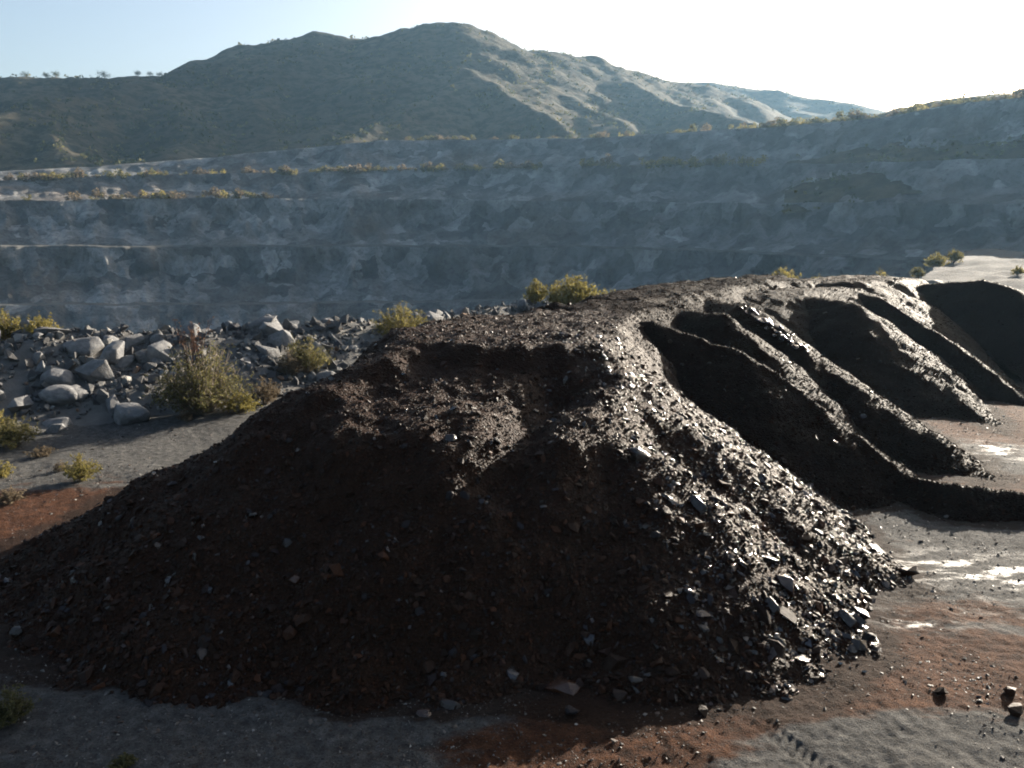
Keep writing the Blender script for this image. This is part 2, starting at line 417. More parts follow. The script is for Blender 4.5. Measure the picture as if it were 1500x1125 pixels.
r1 = R2 - 25 + jit(1, 0.010, 3.0); z1 = zof(US, V_b1, r1)
r2 = R2 + jit(2, 0.010, 3.0); z2 = zof(US, V_b2, r2)
r3 = R2 + 30 + jit(3, 0.010, 3.0); z3 = zof(US, V_b3, r3)
r4 = R2 + 58 + jit(4, 0.010, 2.5); z4 = zof(US, V_b4, r4)
r5 = R2 + 100 + jit(5, 0.010, 2.5); z5 = zof(US, V_b5, r5)
zf = zof(US, V_floor, r_fl)
prof = []   # list of (r, z, rough) rows
tread = []
def seg(ra, za, rb, zb, n, rough, endpoint=False):
    for i in range(n + (1 if endpoint else 0)):
        tread.append(rough < 0.13)
        t = i / n; prof.append((ra + (rb - ra) * t, za + (zb - za) * t, rough * math.sin(math.pi * min(max(t, 0.06), 0.94))))
w_b = 5.5
seg(r_fl - 40, zf - 6, r_fl, zf, 4, 0.4)
seg(r_fl, zf, r1, z1, 22, 1.0)
seg(r1, z1, r1 + w_b, z1 + 0.1, 5, 0.12)
seg(r1 + w_b, z1 + 0.1, r2, z2, 20, 1.0)
seg(r2, z2, r2 + 0.8, z2 + 0.7, 1, 0.10)
seg(r2 + 0.8, z2 + 0.7, r2 + 2.0, z2 - 0.1, 1, 0.10)
seg(r2 + 2.0, z2 - 0.1, r2 + 7.5, z2 - 0.2, 4, 0.10)
seg(r2 + 7.5, z2 - 0.2, r3, z3, 24, 1.0)
seg(r3, z3, r3 + 5, z3, 5, 0.15)
seg(r3 + 5, z3, r4, z4, 16, 0.9)
seg(r4, z4, r4 + 0.8, z4 + 0.8, 1, 0.15)
seg(r4 + 0.8, z4 + 0.8, r4 + 2.4, z4, 1, 0.15)
seg(r4 + 2.4, z4, r4 + 14, z4 + 0.2, 7, 0.15)
seg(r4 + 14, z4 + 0.2, r5, z5, 22, 0.8)
seg(r5, z5, r5 + 40, z5 + 2.0, 10, 0.5, True)
pr = np.array([p[0] for p in prof]); pz = np.array([p[1] for p in prof]); pw = np.array([p[2] for p in prof])[:, None]
arc = (AZ * 230)[None] + 0 * pr
dsp = 2.6 * ridged(arc * 0.055, pz * 0.018, 4, 70) + 2.2 * ridged(arc * 0.14, pz * 0.09, 4, 75) + 0.9 * fbm(arc * 0.5, pz * 0.5, 3, 79)
pr2 = pr + pw * dsp
pz2 = pz + pw * 0.5 * fbm(arc * 0.12, pr * 0.12, 4, 83) + 0.35 * fbm(arc * 0.09, pr * 0.05, 3, 84)
px = pr2 * np.sin(AZ)[None]; py = pr2 * np.cos(AZ)[None]
PITV = np.stack([px, py, pz2], -1)
pit = link('pit_wall', mesh_np('pit_wall', PITV.reshape(-1, 3), grid_faces(*px.shape), M_PIT, True))
def mat_bench():
    t = NT('bench_dust'); P = t.pos()
    t.princ(t.ramp(t.noise(0.35, 6, 0.65, P), [(0.3, (0.06, 0.058, 0.054)), (0.7, (0.14, 0.134, 0.122))]), 0.95, t.bump(t.noise(0.8, 5, 0.65, P), 0.5, 0.7), 0.1); return t.m
pit.data.materials.append(mat_bench())
mi = np.repeat(np.array(tread[:px.shape[0] - 1], dtype=np.int32)[:, None], px.shape[1] - 1, 1)
pit.data.polygons.foreach_set('material_index', mi.ravel().astype(np.int32))
tag(pit, kind='structure')
def on_bench(u, rr, zz, back):   # a point on a bench, `back` metres behind its crest
    a = np.interp(u, US, AZ); r = np.interp(u, US, rr) + back; return (r * math.sin(a), r * math.cos(a), float(np.interp(u, US, zz)))

# ------------------------------------------------------------------ hills from ridge lines
def ridge_h(x, y, poly, k, w, kb=None):
    """poly [(x,y,z)...]: crest height minus slope times distance, crest rounded by w"""
    h = np.full(x.shape, -1e3)
    for a, b in zip(poly[:-1], poly[1:]):
        ax, ay, az = a; bx, by, bz = b
        dx, dy = bx - ax, by - ay; L2 = dx * dx + dy * dy + 1e-9
        t = np.clip(((x - ax) * dx + (y - ay) * dy) / L2, 0, 1)
        d = np.hypot(x - ax - t * dx, y - ay - t * dy)
        kk = k if kb is None else np.where(dx * (y - ay) - dy * (x - ax) > 0, kb, k)
        h = np.maximum(h, az + t * (bz - az) - kk * (np.sqrt(d * d + w * w) - w))
    return h
def pr3(u, v, r):
    d = pdir(u, v); t = r / math.hypot(d[0], d[1]); return (d[0] * t, d[1] * t, CAM_H + d[2] * t)
def smax(hs, s):
    m = np.max(hs, 0); return m + s * np.log(np.sum([np.exp((h - m) / s) for h in hs], 0))
def polar_sheet(u0, u1, du, r0, r1, nr):
    us = np.arange(u0, u1, du); a = np.arctan2((us - 750) / FPX, _c + 0.25 * _s)
    rr = np.geomspace(r0, r1, nr); Rr, Aa = np.meshgrid(rr, a, indexing='ij')
    return Rr * np.sin(Aa), Rr * np.cos(Aa)
MAIN = [
    ([pr3(-500, 130, 640), pr3(-200, 112, 620), pr3(0, 112, 600), pr3(110, 116, 590), pr3(250, 103, 600), pr3(300, 83, 610), pr3(370, 65, 620), pr3(420, 56, 626), pr3(470, 52, 630), pr3(540, 55, 630), pr3(595, 41, 620), pr3(635, 29, 612), pr3(665, 29, 610), pr3(705, 43, 610), pr3(750, 67, 615), pr3(870, 83, 640), pr3(930, 103, 650), pr3(1040, 126, 680), pr3(1110, 150, 700)], 0.56, 8),
    # spurs towards the pit
    ([pr3(650, 30, 610), pr3(640, 78, 560), pr3(690, 112, 505), pr3(760, 148, 455), pr3(830, 190, 400), pr3(850, 205, 370)], 0.64, 3),
    ([pr3(690, 112, 505), pr3(600, 150, 450), pr3(520, 195, 390)], 0.58, 4),
    ([pr3(870, 83, 640), pr3(920, 118, 590), pr3(990, 150, 530), pr3(1070, 172, 470), pr3(1130, 190, 430)], 0.66, 3),
    ([pr3(800, 78, 625), pr3(850, 130, 560), pr3(900, 170, 500), pr3(930, 195, 450)], 0.6, 3),
    ([pr3(470, 56, 630), pr3(420, 105, 560), pr3(360, 140, 500), pr3(400, 190, 430), pr3(430, 225, 380)], 0.56, 6),
    ([pr3(560, 57, 630), pr3(520, 100, 570), pr3(470, 150, 500), pr3(470, 190, 430)], 0.56, 5),
    ([pr3(740, 66, 612), pr3(765, 100, 570), pr3(800, 128, 530), pr3(880, 160, 480)], 0.6, 3),
    ([pr3(1040, 126, 680), pr3(1040, 150, 620), pr3(1010, 172, 560)], 0.55, 4),
    ([pr3(370, 62, 620), pr3(330, 110, 570), pr3(280, 128, 540), pr3(220, 115, 560)], 0.5, 5),
    ([pr3(220, 117, 540), pr3(140, 135, 500), pr3(60, 150, 460), pr3(-80, 170, 430)], 0.58, 5),
    ([pr3(220, 117, 540), pr3(290, 180, 450), pr3(250, 235, 380)], 0.56, 6),
    ([pr3(60, 150, 460), pr3(100, 215, 400)], 0.58, 6),
]
hx, hy = polar_sheet(-700, 1700, 4.6, 250, 820, 200)
warp = 6 * fbm(hx * 0.012, hy * 0.012, 3, 90); warp2 = 6 * fbm(hx * 0.012 + 50, hy * 0.012, 3, 93)
hz = smax([ridge_h(hx + warp, hy + warp2, p, k, w) for p, k, w in MAIN], 2.5)
hr = np.hypot(hx, hy)
hz += -2.4 * np.clip(ridged(hx * 0.018, hy * 0.018, 4, 95), -1, 1.6) * sstep(0, 60, hz) * 0.8 + 1.1 * fbm(hx * 0.04, hy * 0.04, 3, 99) + 0.5 * fbm(hx * 0.2, hy * 0.2, 3, 103)
r5h = np.interp(np.arctan2(hx, hy), AZ, r5); z5h = np.interp(np.arctan2(hx, hy), AZ, z5)
floor_h = z5h + 0.04 * (hr - r5h) + 0.8 * fbm(hx * 0.03, hy * 0.03, 3, 105)
hz = np.where(hr < r5h + 12, np.minimum(hz, floor_h - 2.0), smax([hz, floor_h - 0.5], 2.0))
hz = np.maximum(hz, -30)
hill = link('hill', mesh_np('hill', np.stack([hx, hy, hz], -1).reshape(-1, 3), grid_faces(*hx.shape), M_HILL, True)); tag(hill, kind='structure')

FAR = [([pr3(700, 140, 1000), pr3(900, 118, 960), pr3(1040, 121, 930), pr3(1130, 135, 930), pr3(1210, 146, 920), pr3(1250, 156, 900), pr3(1300, 164, 900), pr3(1400, 172, 900), pr3(1700, 180, 900)], 0.45, 10),
       ([pr3(1130, 135, 930), pr3(1160, 165, 850)], 0.45, 8), ([pr3(1240, 153, 900), pr3(1200, 178, 820)], 0.45, 8)]
fx, fy = polar_sheet(600, 1800, 5.0, 700, 1120, 80)
fz = smax([ridge_h(fx, fy, p, k, w) for p, k, w in FAR], 3) + 2.0 * fbm(fx * 0.03, fy * 0.03, 4, 110)
far_hill = link('hill', mesh_np('far_hill', np.stack([fx, fy, np.maximum(fz, -30)], -1).reshape(-1, 3), grid_faces(*fx.shape), M_HILL, True)); tag(far_hill, kind='structure')

RGT = [([pr3(1240, 176, 330), pr3(1310, 163, 325), pr3(1360, 152, 320), pr3(1420, 142, 315), pr3(1500, 134, 310), pr3(1600, 118, 310), pr3(1800, 90, 320), pr3(2300, 60, 340)], 0.40, 6)]
qx, qy = polar_sheet(1150, 2300, 4.0, 222, 480, 80)
qz = ridge_h(qx, qy, *RGT[0]) + 1.0 * fbm(qx * 0.06, qy * 0.06, 4, 120)
r5q = np.interp(np.arctan2(qx, qy), AZ, r5); z5q = np.interp(np.arctan2(qx, qy), AZ, z5)
qz = np.where(np.hypot(qx, qy) < r5q + 10, np.minimum(qz, z5q - 1.5), qz)
right_hill = link('hill', mesh_np('right_hill', np.stack([qx, qy, np.maximum(qz, -30)], -1).reshape(-1, 3), grid_faces(*qx.shape), M_HILL, True)); tag(right_hill, kind='structure')

# ================================================================== gravel piles
def poly_sd(x, y, P):
    """distance outside polygon P (0 inside)"""
    P = np.array(P, float); n = len(P)
    d = np.full(x.shape, 1e9); inside = np.zeros(x.shape, bool)
    for i in range(n):
        a, b = P[i], P[(i + 1) % n]
        e = b - a; wx, wy = x - a[0], y - a[1]
        t = np.clip((wx * e[0] + wy * e[1]) / (e @ e), 0, 1)
        d = np.minimum(d, np.hypot(wx - e[0] * t, wy - e[1] * t))
        c = ((a[1] > y) != (b[1] > y)) & (x < (b[0] - a[0]) * (y - a[1]) / (b[1] - a[1] + 1e-12) + a[0])
        inside ^= c
    return np.where(inside, 0, d)
K = 0.68
def mesa(x, y, P, ztop, k): 
    d = poly_sd(x, y, P); return ztop(x, y) - k * (np.sqrt(d * d + 0.03) - 0.173)

def pile1(x, y):
    wx = x + 0.16 * fbm(x * 0.9, y * 0.9, 3, 200); wy = y + 0.16 * fbm(x * 0.9 + 30, y * 0.9, 3, 203)
    lo = mesa(wx, wy, [(-2.9, 12.4), (-2.4, 11.0), (-1.4, 10.35), (-0.35, 10.3), (0.5, 10.6), (1.0, 11.0), (1.75, 12.7), (1.6, 14.2), (-2.2, 14.4)],
              lambda a, b: 2.26 + 0.15 * (b - 10.4) + 0.07 * fbm(a * 1.3, b * 1.3, 3, 206), K)
    up = mesa(wx, wy, [(-1.75, 13.95), (-0.5, 13.65), (1.15, 13.7), (1.55, 14.6), (2.1, 16.2), (2.8, 18.2), (1.6, 19.6), (-0.8, 18.0), (-2.3, 16.0)],
              lambda a, b: 3.04 + 0.05 * fbm(a * 1.1, b * 1.1, 3, 209), 0.95)
    ln = ridge_h(wx, wy, [(-2.0, 13.6, 3.0), (-2.9, 12.2, 2.62), (-4.4, 11.8, 1.80), (-6.0, 11.5, 0.95), (-8.6, 11.2, -0.35)], 0.60, 0.3)
    an = ridge_h(wx, wy, [(1.4, 13.9, 3.05), (1.75, 13.0, 2.72), (2.6, 12.5, 2.05), (3.75, 11.75, 1.27), (5.0, 10.9, 0.42), (6.0, 10.3, -0.25)], K, 0.25)
    cn = ridge_h(wx, wy, [(0.95, 11.2, 2.42), (1.6, 10.7, 1.98)], 0.64, 0.3)
    h = smax([lo, up, ln, an, cn], 0.05)
    # gully through the lip
    g = ridge_h(x, y, [(-0.1, 9.9, 0), (0.25, 11.2, 0), (0.75, 12.4, 0)], 1.0, 0.0)
    h = h - 0.34 * np.exp(-(g / 0.42) ** 2)
    return h
def line(*p): return [at(u, v, Y) for u, v, Y in p]
L_B = line((915, 466, 17.9), (960, 468, 17.4), (1010, 484, 17.1), (1045, 497, 16.9), (1090, 510, 16.6), (1200, 590, 15.6), (1330, 690, 14.3), (1400, 745, 13.35))
L_B2 = line((1000, 449, 20.4), (1060, 457, 19.2), (1110, 505, 18.2), (1150, 548, 17.2), (1185, 582, 16.2))
L_C = line((1030, 432, 23.6), (1090, 444, 21.4), (1170, 500, 19.7), (1260, 565, 18.0), (1350, 625, 16.6), (1440, 690, 15.3), (1470, 715, 14.9))
L_D = line((1160, 428, 27.0), (1250, 440, 25.0), (1330, 512, 23.2), (1400, 570, 21.4), (1450, 615, 19.7), (1475, 640, 18.8))
L_E = line((1200, 420, 30.0), (1285, 430, 27.4), (1400, 500, 24.9), (1500, 580, 22.2), (1560, 628, 20.5))
L_F = line((1360, 413, 31.5), (1440, 407, 30.0), (1490, 419, 29.0), (1550, 462, 27.5), (1640, 530, 25.5), (1720, 590, 23.5))
def sink(L, d=2.6):   # carry a crest on below the ground so that its toe is cut by the pad
    a, b = np.array(L[-2]), np.array(L[-1]); e = (b - a) / np.linalg.norm((b - a)[:2]); return L + [tuple(b + e * d + np.array([0, 0, -0.15 * d]))]
L_B = [p_ for p_ in L_B if p_[2] > 0.42] + [(8.15, 13.45, 0.46), (9.1, 13.25, 0.40), (10.4, 13.05, 0.36), (12.2, 12.9, 0.30)]
L_C = sink(L_C); L_D = sink(L_D); L_E = sink(L_E); L_F = sink(L_F)
def wob(x, y, s, a=0.10): return x + a * fbm(x * 0.9, y * 0.9, 3, s), y + a * fbm(x * 0.9 + 40, y * 0.9, 3, s + 3)
def top_noise(a, b): return 0.10 * fbm(a * 0.5, b * 0.5, 3, 260)
def pile2(x, y):
    x, y = wob(x, y, 220)
    return smax([ridge_h(x, y, L_B, 0.72, 0.03, 0.74), ridge_h(x, y, L_B2[:3], 0.74, 0.2, 0.74),
                 mesa(x, y, [(1.9, 18.4), (2.9, 19.0), (4.0, 20.4), (3.0, 22.0), (1.3, 20.6)], lambda a, b: 3.03 + top_noise(a, b), 0.75)], 0.04)
def pile3(x, y):
    x, y = wob(x, y, 230)
    return smax([ridge_h(x, y, L_C, 0.66, 0.35, 0.74),
                 mesa(x, y, [(3.4, 21.4), (4.6, 22.4), (5.8, 23.8), (4.6, 25.6), (2.4, 23.0)], lambda a, b: 3.12 + top_noise(a, b), 0.72)], 0.04)
def pile4(x, y):
    x, y = wob(x, y, 240)
    return smax([ridge_h(x, y, L_D, 0.60, 0.25, 0.70), mesa(x, y, [(5.2, 24.2), (6.6, 25.4), (8.2, 27.2), (6.8, 29.0), (4.0, 26.4)], lambda a, b: 3.05 + top_noise(a, b), 0.72)], 0.04)
def pile5(x, y):
    x, y = wob(x, y, 250)
    return smax([ridge_h(x, y, L_E, 0.68, 0.10, 0.72), mesa(x, y, [(7.6, 27.2), (9.4, 28.9), (11.8, 30.8), (10.0, 33.0), (6.2, 29.6)], lambda a, b: 3.05 + top_noise(a, b), 0.72)], 0.04)
def pile6(x, y):
    x, y = wob(x, y, 255)
    return smax([ridge_h(x, y, L_F, 0.66, 0.1, 0.95), mesa(x, y, [(12.5, 29.4), (15.0, 31.0), (17.0, 33.0), (15.0, 34.5), (11.0, 31.4)], lambda a, b: 2.95 + top_noise(a, b), 0.72)], 0.04)
def pile7(x, y):   # low heap behind the bench of the near pile
    x, y = wob(x, y, 258)
    return smax([ridge_h(x, y, line((690, 470, 20.5), (770, 455, 20.8), (815, 440, 21.0), (850, 447, 21.0), (960, 448, 22)), 0.55, 0.2),
                 ridge_h(x, y, line((940, 440, 24), (1040, 427, 26), (1150, 420, 27), (1290, 416, 30)), 0.5, 0.4)], 0.05)
PILES = [(pile1, (-11, 8.5, 5.5, 21)), (pile2, (0.0, 12.5, 13.0, 24)), (pile3, (0.5, 13.5, 13, 28)), (pile4, (2, 16, 16, 32)), (pile5, (4, 18, 18, 36)), (pile6, (9, 24, 27, 38)), (pile7, (-5, 16, 16, 34))]
def soft_base(h, z0):    # rounds the toe of a slope into the ground
    e = h - z0; s = 0.06
    return z0 + np.where(e > 3 * s, e, s * np.log1p(np.exp(np.clip(e / s, -30, 30)))) - 0.05
def relief(x, y):
    return 0.055 * fbm(x * 1.4, y * 1.4, 4, 270) + 0.020 * fbm(x * 6, y * 6, 3, 275) - 0.03 * np.clip(ridged(x * 0.8, y * 0.8, 3, 278), 0, 2)
def pile_z(fn, x, y):
    q = 1.0 if fn is pile1 else 0.7
    return soft_base(fn(x, y) + q * relief(x, y), ground_base(x, y))
def all_z(x, y, skip=None):
    z = ground_base(x, y)
    for i, (fn, bb) in enumerate(PILES):
        if i == skip: continue
        z = np.maximum(z, pile_z(fn, x, y))
    return z
def normals(fn, x, y, e=0.05):
    zx = (fn(x + e, y) - fn(x - e, y)) / (2 * e); zy = (fn(x, y + e) - fn(x, y - e)) / (2 * e)
    n = np.stack([-zx, -zy, np.ones_like(zx)], -1); return n / np.linalg.norm(n, axis=-1)[..., None]

PILE_LABEL = ['large dark wet gravel pile filling the foreground',
              'dark gravel ridge directly behind the large foreground pile, with sharp sunlit crest',
              'gravel pile with bright wet streak down its crest',
              'dark gravel pile behind the wet streaked one, short ridge ending at reddish dirt',
              'dark gravel pile whose long straight ridge runs to the right edge',
              'farthest dark gravel pile, at right edge below the pale haul road',
              'low dark gravel heap in front of the yellow-green shrubs on the pit rim']
# dark fines spilled on the ground round the foot of the piles
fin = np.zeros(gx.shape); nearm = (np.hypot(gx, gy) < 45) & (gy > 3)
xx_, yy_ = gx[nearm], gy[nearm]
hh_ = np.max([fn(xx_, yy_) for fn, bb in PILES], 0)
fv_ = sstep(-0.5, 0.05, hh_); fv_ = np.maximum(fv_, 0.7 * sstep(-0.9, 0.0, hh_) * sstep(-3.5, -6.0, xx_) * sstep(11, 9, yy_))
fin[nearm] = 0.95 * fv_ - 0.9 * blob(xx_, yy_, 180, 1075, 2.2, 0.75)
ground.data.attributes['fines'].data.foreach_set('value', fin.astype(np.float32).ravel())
STONES = [hull_variant(14, 700 + i) for i in range(10)]
stone_me = [mesh_np('stone', v, f, M_GRAVEL, False, {'tint': np.full(len(v), tt), 'gloss': np.full(len(v), gg)})
            for (v, f), tt, gg in zip(STONES, [0.1, 0.3, 0.5, 0.6, 0.74, 0.55, 0.4, 0.84, 0.2, 0.66], [0.2, 0.5, 0.4, 0.7, 0.5, 0.3, 0.6, 0.5, 0.9, 0.4])]
def boulder_mesh(seed, n=13, bev=0.10, rough=0.045, mat=M_BOULDER, rounded=False, tint=0.4):
    v, f = hull_variant(n, seed)
    bm = bmesh.new(); vs = [bm.verts.new(q) for q in v]
    for t in f: bm.faces.new([vs[k] for k in t])
    bmesh.ops.dissolve_limit(bm, angle_limit=R(14), verts=bm.verts, edges=bm.edges)
    bmesh.ops.bevel(bm, geom=list(bm.edges), offset=bev, segments=2, profile=0.6, affect='EDGES', clamp_overlap=True)
    bmesh.ops.triangulate(bm, faces=bm.faces)
    bmesh.ops.subdivide_edges(bm, edges=[e for e in bm.edges if e.calc_length() > 0.45], cuts=1, use_grid_fill=True)
    bmesh.ops.triangulate(bm, faces=bm.faces)
    if rounded:
        for _ in range(2): bmesh.ops.smooth_vert(bm, verts=bm.verts, factor=0.5, use_axis_x=True, use_axis_y=True, use_axis_z=True)
    co = np.array([x.co[:] for x in bm.verts])
    q = rough * fbm(co[:, 0] * 2.2 + seed, co[:, 1] * 2.2 + co[:, 2] * 1.7, 4, seed % 300)
    for x, dq in zip(bm.verts, q): x.co *= 1 + float(dq)
    me = bpy.data.meshes.new('boulder'); bm.to_mesh(me); bm.free()
    me.materials.append(mat)
    for pl in me.polygons: pl.use_smooth = True
    me.set_sharp_from_angle(angle=R(32))
    if mat is not M_BOULDER:
        for an, av in (('tint', tint), ('gloss', 0.13)):
            q_ = me.attributes.new(an, 'FLOAT', 'POINT'); q_.data.foreach_set('value', np.full(len(me.vertices), av, dtype=np.float32))
    return me
BIG = [boulder_mesh(860 + i, 16, 0.12, 0.06, M_GRAVEL, False, tt) for i, tt in enumerate((0.3, 0.45, 0.2, 0.6, 0.75, 0.93))]
from mathutils import Matrix
def place(o, p, rot, scl):
    m = Matrix([[rot[i][j] * scl[j] for j in range(3)] + [p[i]] for i in range(3)] + [[0, 0, 0, 1]])
    o.matrix_world = m
NGRAV = [46000, 16000, 13000, 8500, 7500, 4000, 7000]
NSTONE = [256, 40, 24, 8, 6, 0, 0]
SMIN = [0.0125, 0.010, 0.010, 0.011, 0.012, 0.014, 0.012]
STEP = [0.052, 0.06, 0.06, 0.08, 0.09, 0.12, 0.09]
for i, (fn, bb) in enumerate(PILES):
    rs = np.random.RandomState(400 + i)
    x0, x1, y0, y1 = bb[0], bb[2], bb[1], bb[3]
    if i == 0: y0 = 6.0; x1 = 8.0
    if i == 1: y0 = 10.8
    xs = np.arange(x0, x1, STEP[i]); ys = np.arange(y0, y1, STEP[i])
    X, Y = np.meshgrid(xs, ys)
    Z = pile_z(fn, X, Y)
    others = all_z(X, Y, skip=i)
    keep = (Z > others - 0.12)
    F = grid_faces(*X.shape); ok = keep.ravel()[F].any(1); F = F[ok]
    V = np.stack([X, Y, Z], -1).reshape(-1, 3); V, F, _ = prune(V, F)
    root = link('gravel_pile', None); root.location = (0, 0, 0)
    tag(root, PILE_LABEL[i], 'gravel pile', 'dumped gravel piles in a row')
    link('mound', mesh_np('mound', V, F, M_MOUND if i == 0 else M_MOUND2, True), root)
    # loose stones lying on the surface
    f1 = lambda a, b: pile_z(fn, a, b)
    def sample(n, margin=40):
        out = []
        tot = 0
        while tot < n:
            m = 120000 if i == 0 else 60000
            x = rs.uniform(x0, x1, m); y = rs.uniform(y0, y1, m)
            z = f1(x, y)
            u, v, dep = proj(x, y, z)
            w = np.minimum(1.0, (9.5 / dep) ** 1.6)
            k = (u > -60) & (u < 1560) & (v < 1165) & (z > ground_base(x, y) - 0.02) & (rs.rand(m) < w)
            x, y, z = x[k], y[k], z[k]
            k = z > all_z(x, y, skip=i) - 0.02
            x, y, z = x[k], y[k], z[k]
            nn = normals(f1, x, y)
            c = np.array([0, 0, CAM_H]) - np.stack([x, y, z], 1); c /= np.linalg.norm(c, axis=1)[:, None]
            k = (nn * c).sum(1) > -0.12
            out.append(np.concatenate([np.stack([x, y, z], 1)[k], nn[k]], 1)); tot += k.sum()
        return np.concatenate(out)[:n]
    pn = sample(NGRAV[i]); p, nn = pn[:, :3].copy(), pn[:, 3:]
    n = len(p)
    low = np.clip(1 - p[:, 2] / 2.6, 0, 1)
    size = SMIN[i] * (1 - rs.rand(n) * 0.985) ** (-1 / 2.6) * (0.85 + 0.5 * low)
    size = np.minimum(size, 0.065 if i == 0 else 0.04)
    scl = np.stack([rs.uniform(0.9, 1.7, n), rs.uniform(0.7, 1.1, n), rs.uniform(0.4, 0.8, n)], 1)
    rot = align_rot(nn, rs, 0.30)
    wetf = np.zeros(n)
    if i == 0:
        wetf = sstep(0.5, 2.3, p[:, 0] + 0.35 * fbm(p[:, 0] * 0.9, p[:, 1] * 0.9, 3, 295) + 0.28 * (p[:, 1] - 11)) * sstep(15.5, 13.5, p[:, 1])
        size = size * (1 + 0.8 * wetf * (rs.rand(n) > 0.86))
        flat = align_rot(nn, rs, 0.17); rot = np.where((wetf > 0.4)[:, None, None], flat, rot)
    p += nn * (size * scl[:, 2] * rs.uniform(0.0, 0.55, n))[:, None]
    tint = np.clip(0.90 * rs.rand(n) ** 1.3 + 0.02 * (rs.rand(n) > 0.985) * 5 + 0.10 * fbm(p[:, 0] * 0.8, p[:, 1] * 0.8, 3, 290), 0, 1)
    gl = rs.rand(n)
    if i == 0:   # the right flank is freshly wetted, the rest has dried to a dull crust
        gl = np.where(gl < 0.05 + 0.40 * wetf, gl * 0.30, 0.35 + 0.65 * gl)
    elif i == 2:  # one wet streak down this crest
        dd = -ridge_h(p[:, 0], p[:, 1], [(a_, b_, 0.0) for a_, b_, c_ in line((1105, 452, 19.3), (1140, 480, 18.8), (1190, 520, 18.1))], 1.0, 0.0)
        gl = np.where(dd < 0.4, gl * 0.10, 0.3 + 0.7 * gl)
    else: gl = 0.2 + 0.8 * gl
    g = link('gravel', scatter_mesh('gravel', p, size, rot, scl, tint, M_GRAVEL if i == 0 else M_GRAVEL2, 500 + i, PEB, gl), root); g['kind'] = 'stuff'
    if NSTONE[i]:
        pn = sample(NSTONE[i]); ns = len(pn)
        rot = align_rot(pn[:, 3:], rs, 0.28)
        low = np.clip(1 - pn[:, 2] / 2.4, 0, 1)
        sz = (0.042 + 0.035 * rs.rand(ns) ** 2 + 0.05 * low * rs.rand(ns) ** 2)
        for q in range(ns):
            o = link('stone', stone_me[rs.randint(len(stone_me))], root)
            sc3 = (sz[q] * rs.uniform(0.9, 1.6), sz[q] * rs.uniform(0.7, 1.1), sz[q] * rs.uniform(0.4, 0.8))
            place(o, pn[q, :3] + pn[q, 3:] * sc3[2] * 0.3, rot[q], sc3)
    if i == 2:   # added glossy stones, tilted to mirror the sun where the wet streak glints
        hn = np.array([0.58, -0.38, 0.72])
        for (u, v) in [(1096 + 88 * q / 44 + rs.normal() * 5, 452 + 65 * q / 44 + rs.normal() * 4) for q in range(44)]:
            d = pdir(u, v); ts = np.linspace(12, 26, 2000); q1, q2, q3 = d[0] * ts, d[1] * ts, CAM_H + d[2] * ts
            hit = np.where(q3 < f1(q1, q2))[0]
            if not len(hit): continue
            j = hit[0]; rr = align_rot(hn[None], rs, 0.10)[0]; sz1 = rs.uniform(0.05, 0.12)
            o = link('stone', BIG[rs.randint(3)], root); place(o, (q1[j], q2[j], q3[j]), rr, (sz1 * 1.6, sz1, sz1 * 0.45))
    if i == 0:
        main_pile = root
        hn = np.array([0.62, -0.42, 0.66])   # tilt for glossy stones added to make the glints atop the right flank
        for (u, v) in [(925 + rs.normal() * 7, 562 + rs.normal() * 14) for q in range(12)] + [(878 + q * 2.2, 500 + q * 6 + rs.normal() * 3) for q in range(9)] + [(905 + q * 1.5, 498 + q * 5) for q in range(6)]:
            d = pdir(u, v); ts = np.linspace(8, 22, 2000); q1, q2, q3 = d[0] * ts, d[1] * ts, CAM_H + d[2] * ts
            hit = np.where(q3 < f1(q1, q2))[0]
            if not len(hit): continue
            j = hit[0]; rr = align_rot(hn[None], rs, 0.12)[0]; sz1 = rs.uniform(0.03, 0.08)
            o = link('stone', BIG[rs.randint(3)], root); place(o, (q1[j], q2[j], q3[j]), rr, (sz1 * 1.5, sz1, sz1 * 0.45))
        # the stones one can pick out: (u, v, half sizes, mesh)
        for (u, v, a, b, c, k) in [(938, 672, .30, .17, .15, 2), (1022, 742, .22, .13, .11, 0), (1152, 862, .24, .17, .15, 1), (752, 990, .15, .09, .05, 7), (866, 936, .14, .10, .05, 7),
                                   (828, 1010, .26, .15, .10, 4), (620, 1050, .16, .10, .08, 3), (660, 1035, .17, .10, .08, 6), (932, 1000, .16, .10, .08, 5), (432, 850, .10, .09, .07, 4),
                                   (250, 850, .10, .08, .05, 7), (310, 865, .10, .06, .05, 7), (1240, 910, .20, .12, .10, 0), (1130, 890, .16, .10, .09, 6), (1010, 870, .14, .08, .07, 2), (660, 645, .13, .1, .09, 9)]:
            # march the view ray to the surface
            d = pdir(u, v); ts = np.linspace(5, 22, 3000); hx_, hy_, hz_ = d[0] * ts, d[1] * ts, CAM_H + d[2] * ts
            hit = np.where(hz_ < f1(hx_, hy_))[0]
            if not len(hit): continue
            j = hit[0]; P0 = np.array([hx_[j], hy_[j], hz_[j]]); N0 = normals(f1, hx_[j:j + 1], hy_[j:j + 1])[0]
            if u > 900: N0 = N0 * 0.4 + hn * 0.6; N0 /= np.linalg.norm(N0)
            o = link('stone', BIG[{7: 5, 4: 4, 3: 3}.get(k, k % 3)], root)
            rr = align_rot(N0[None], rs, 0.15)[0]
            down = np.array([0.6, -0.45, -0.4]) if u > 900 else np.array([1, -0.2, 0.0])
            xx = down - N0 * (down @ N0); xx /= np.linalg.norm(xx); yy = np.cross(N0, xx); rr = np.stack([xx, yy, N0], 1)
            place(o, P0 + N0 * c * 0.2, rr, (a * .8, b * .8, c * .8))

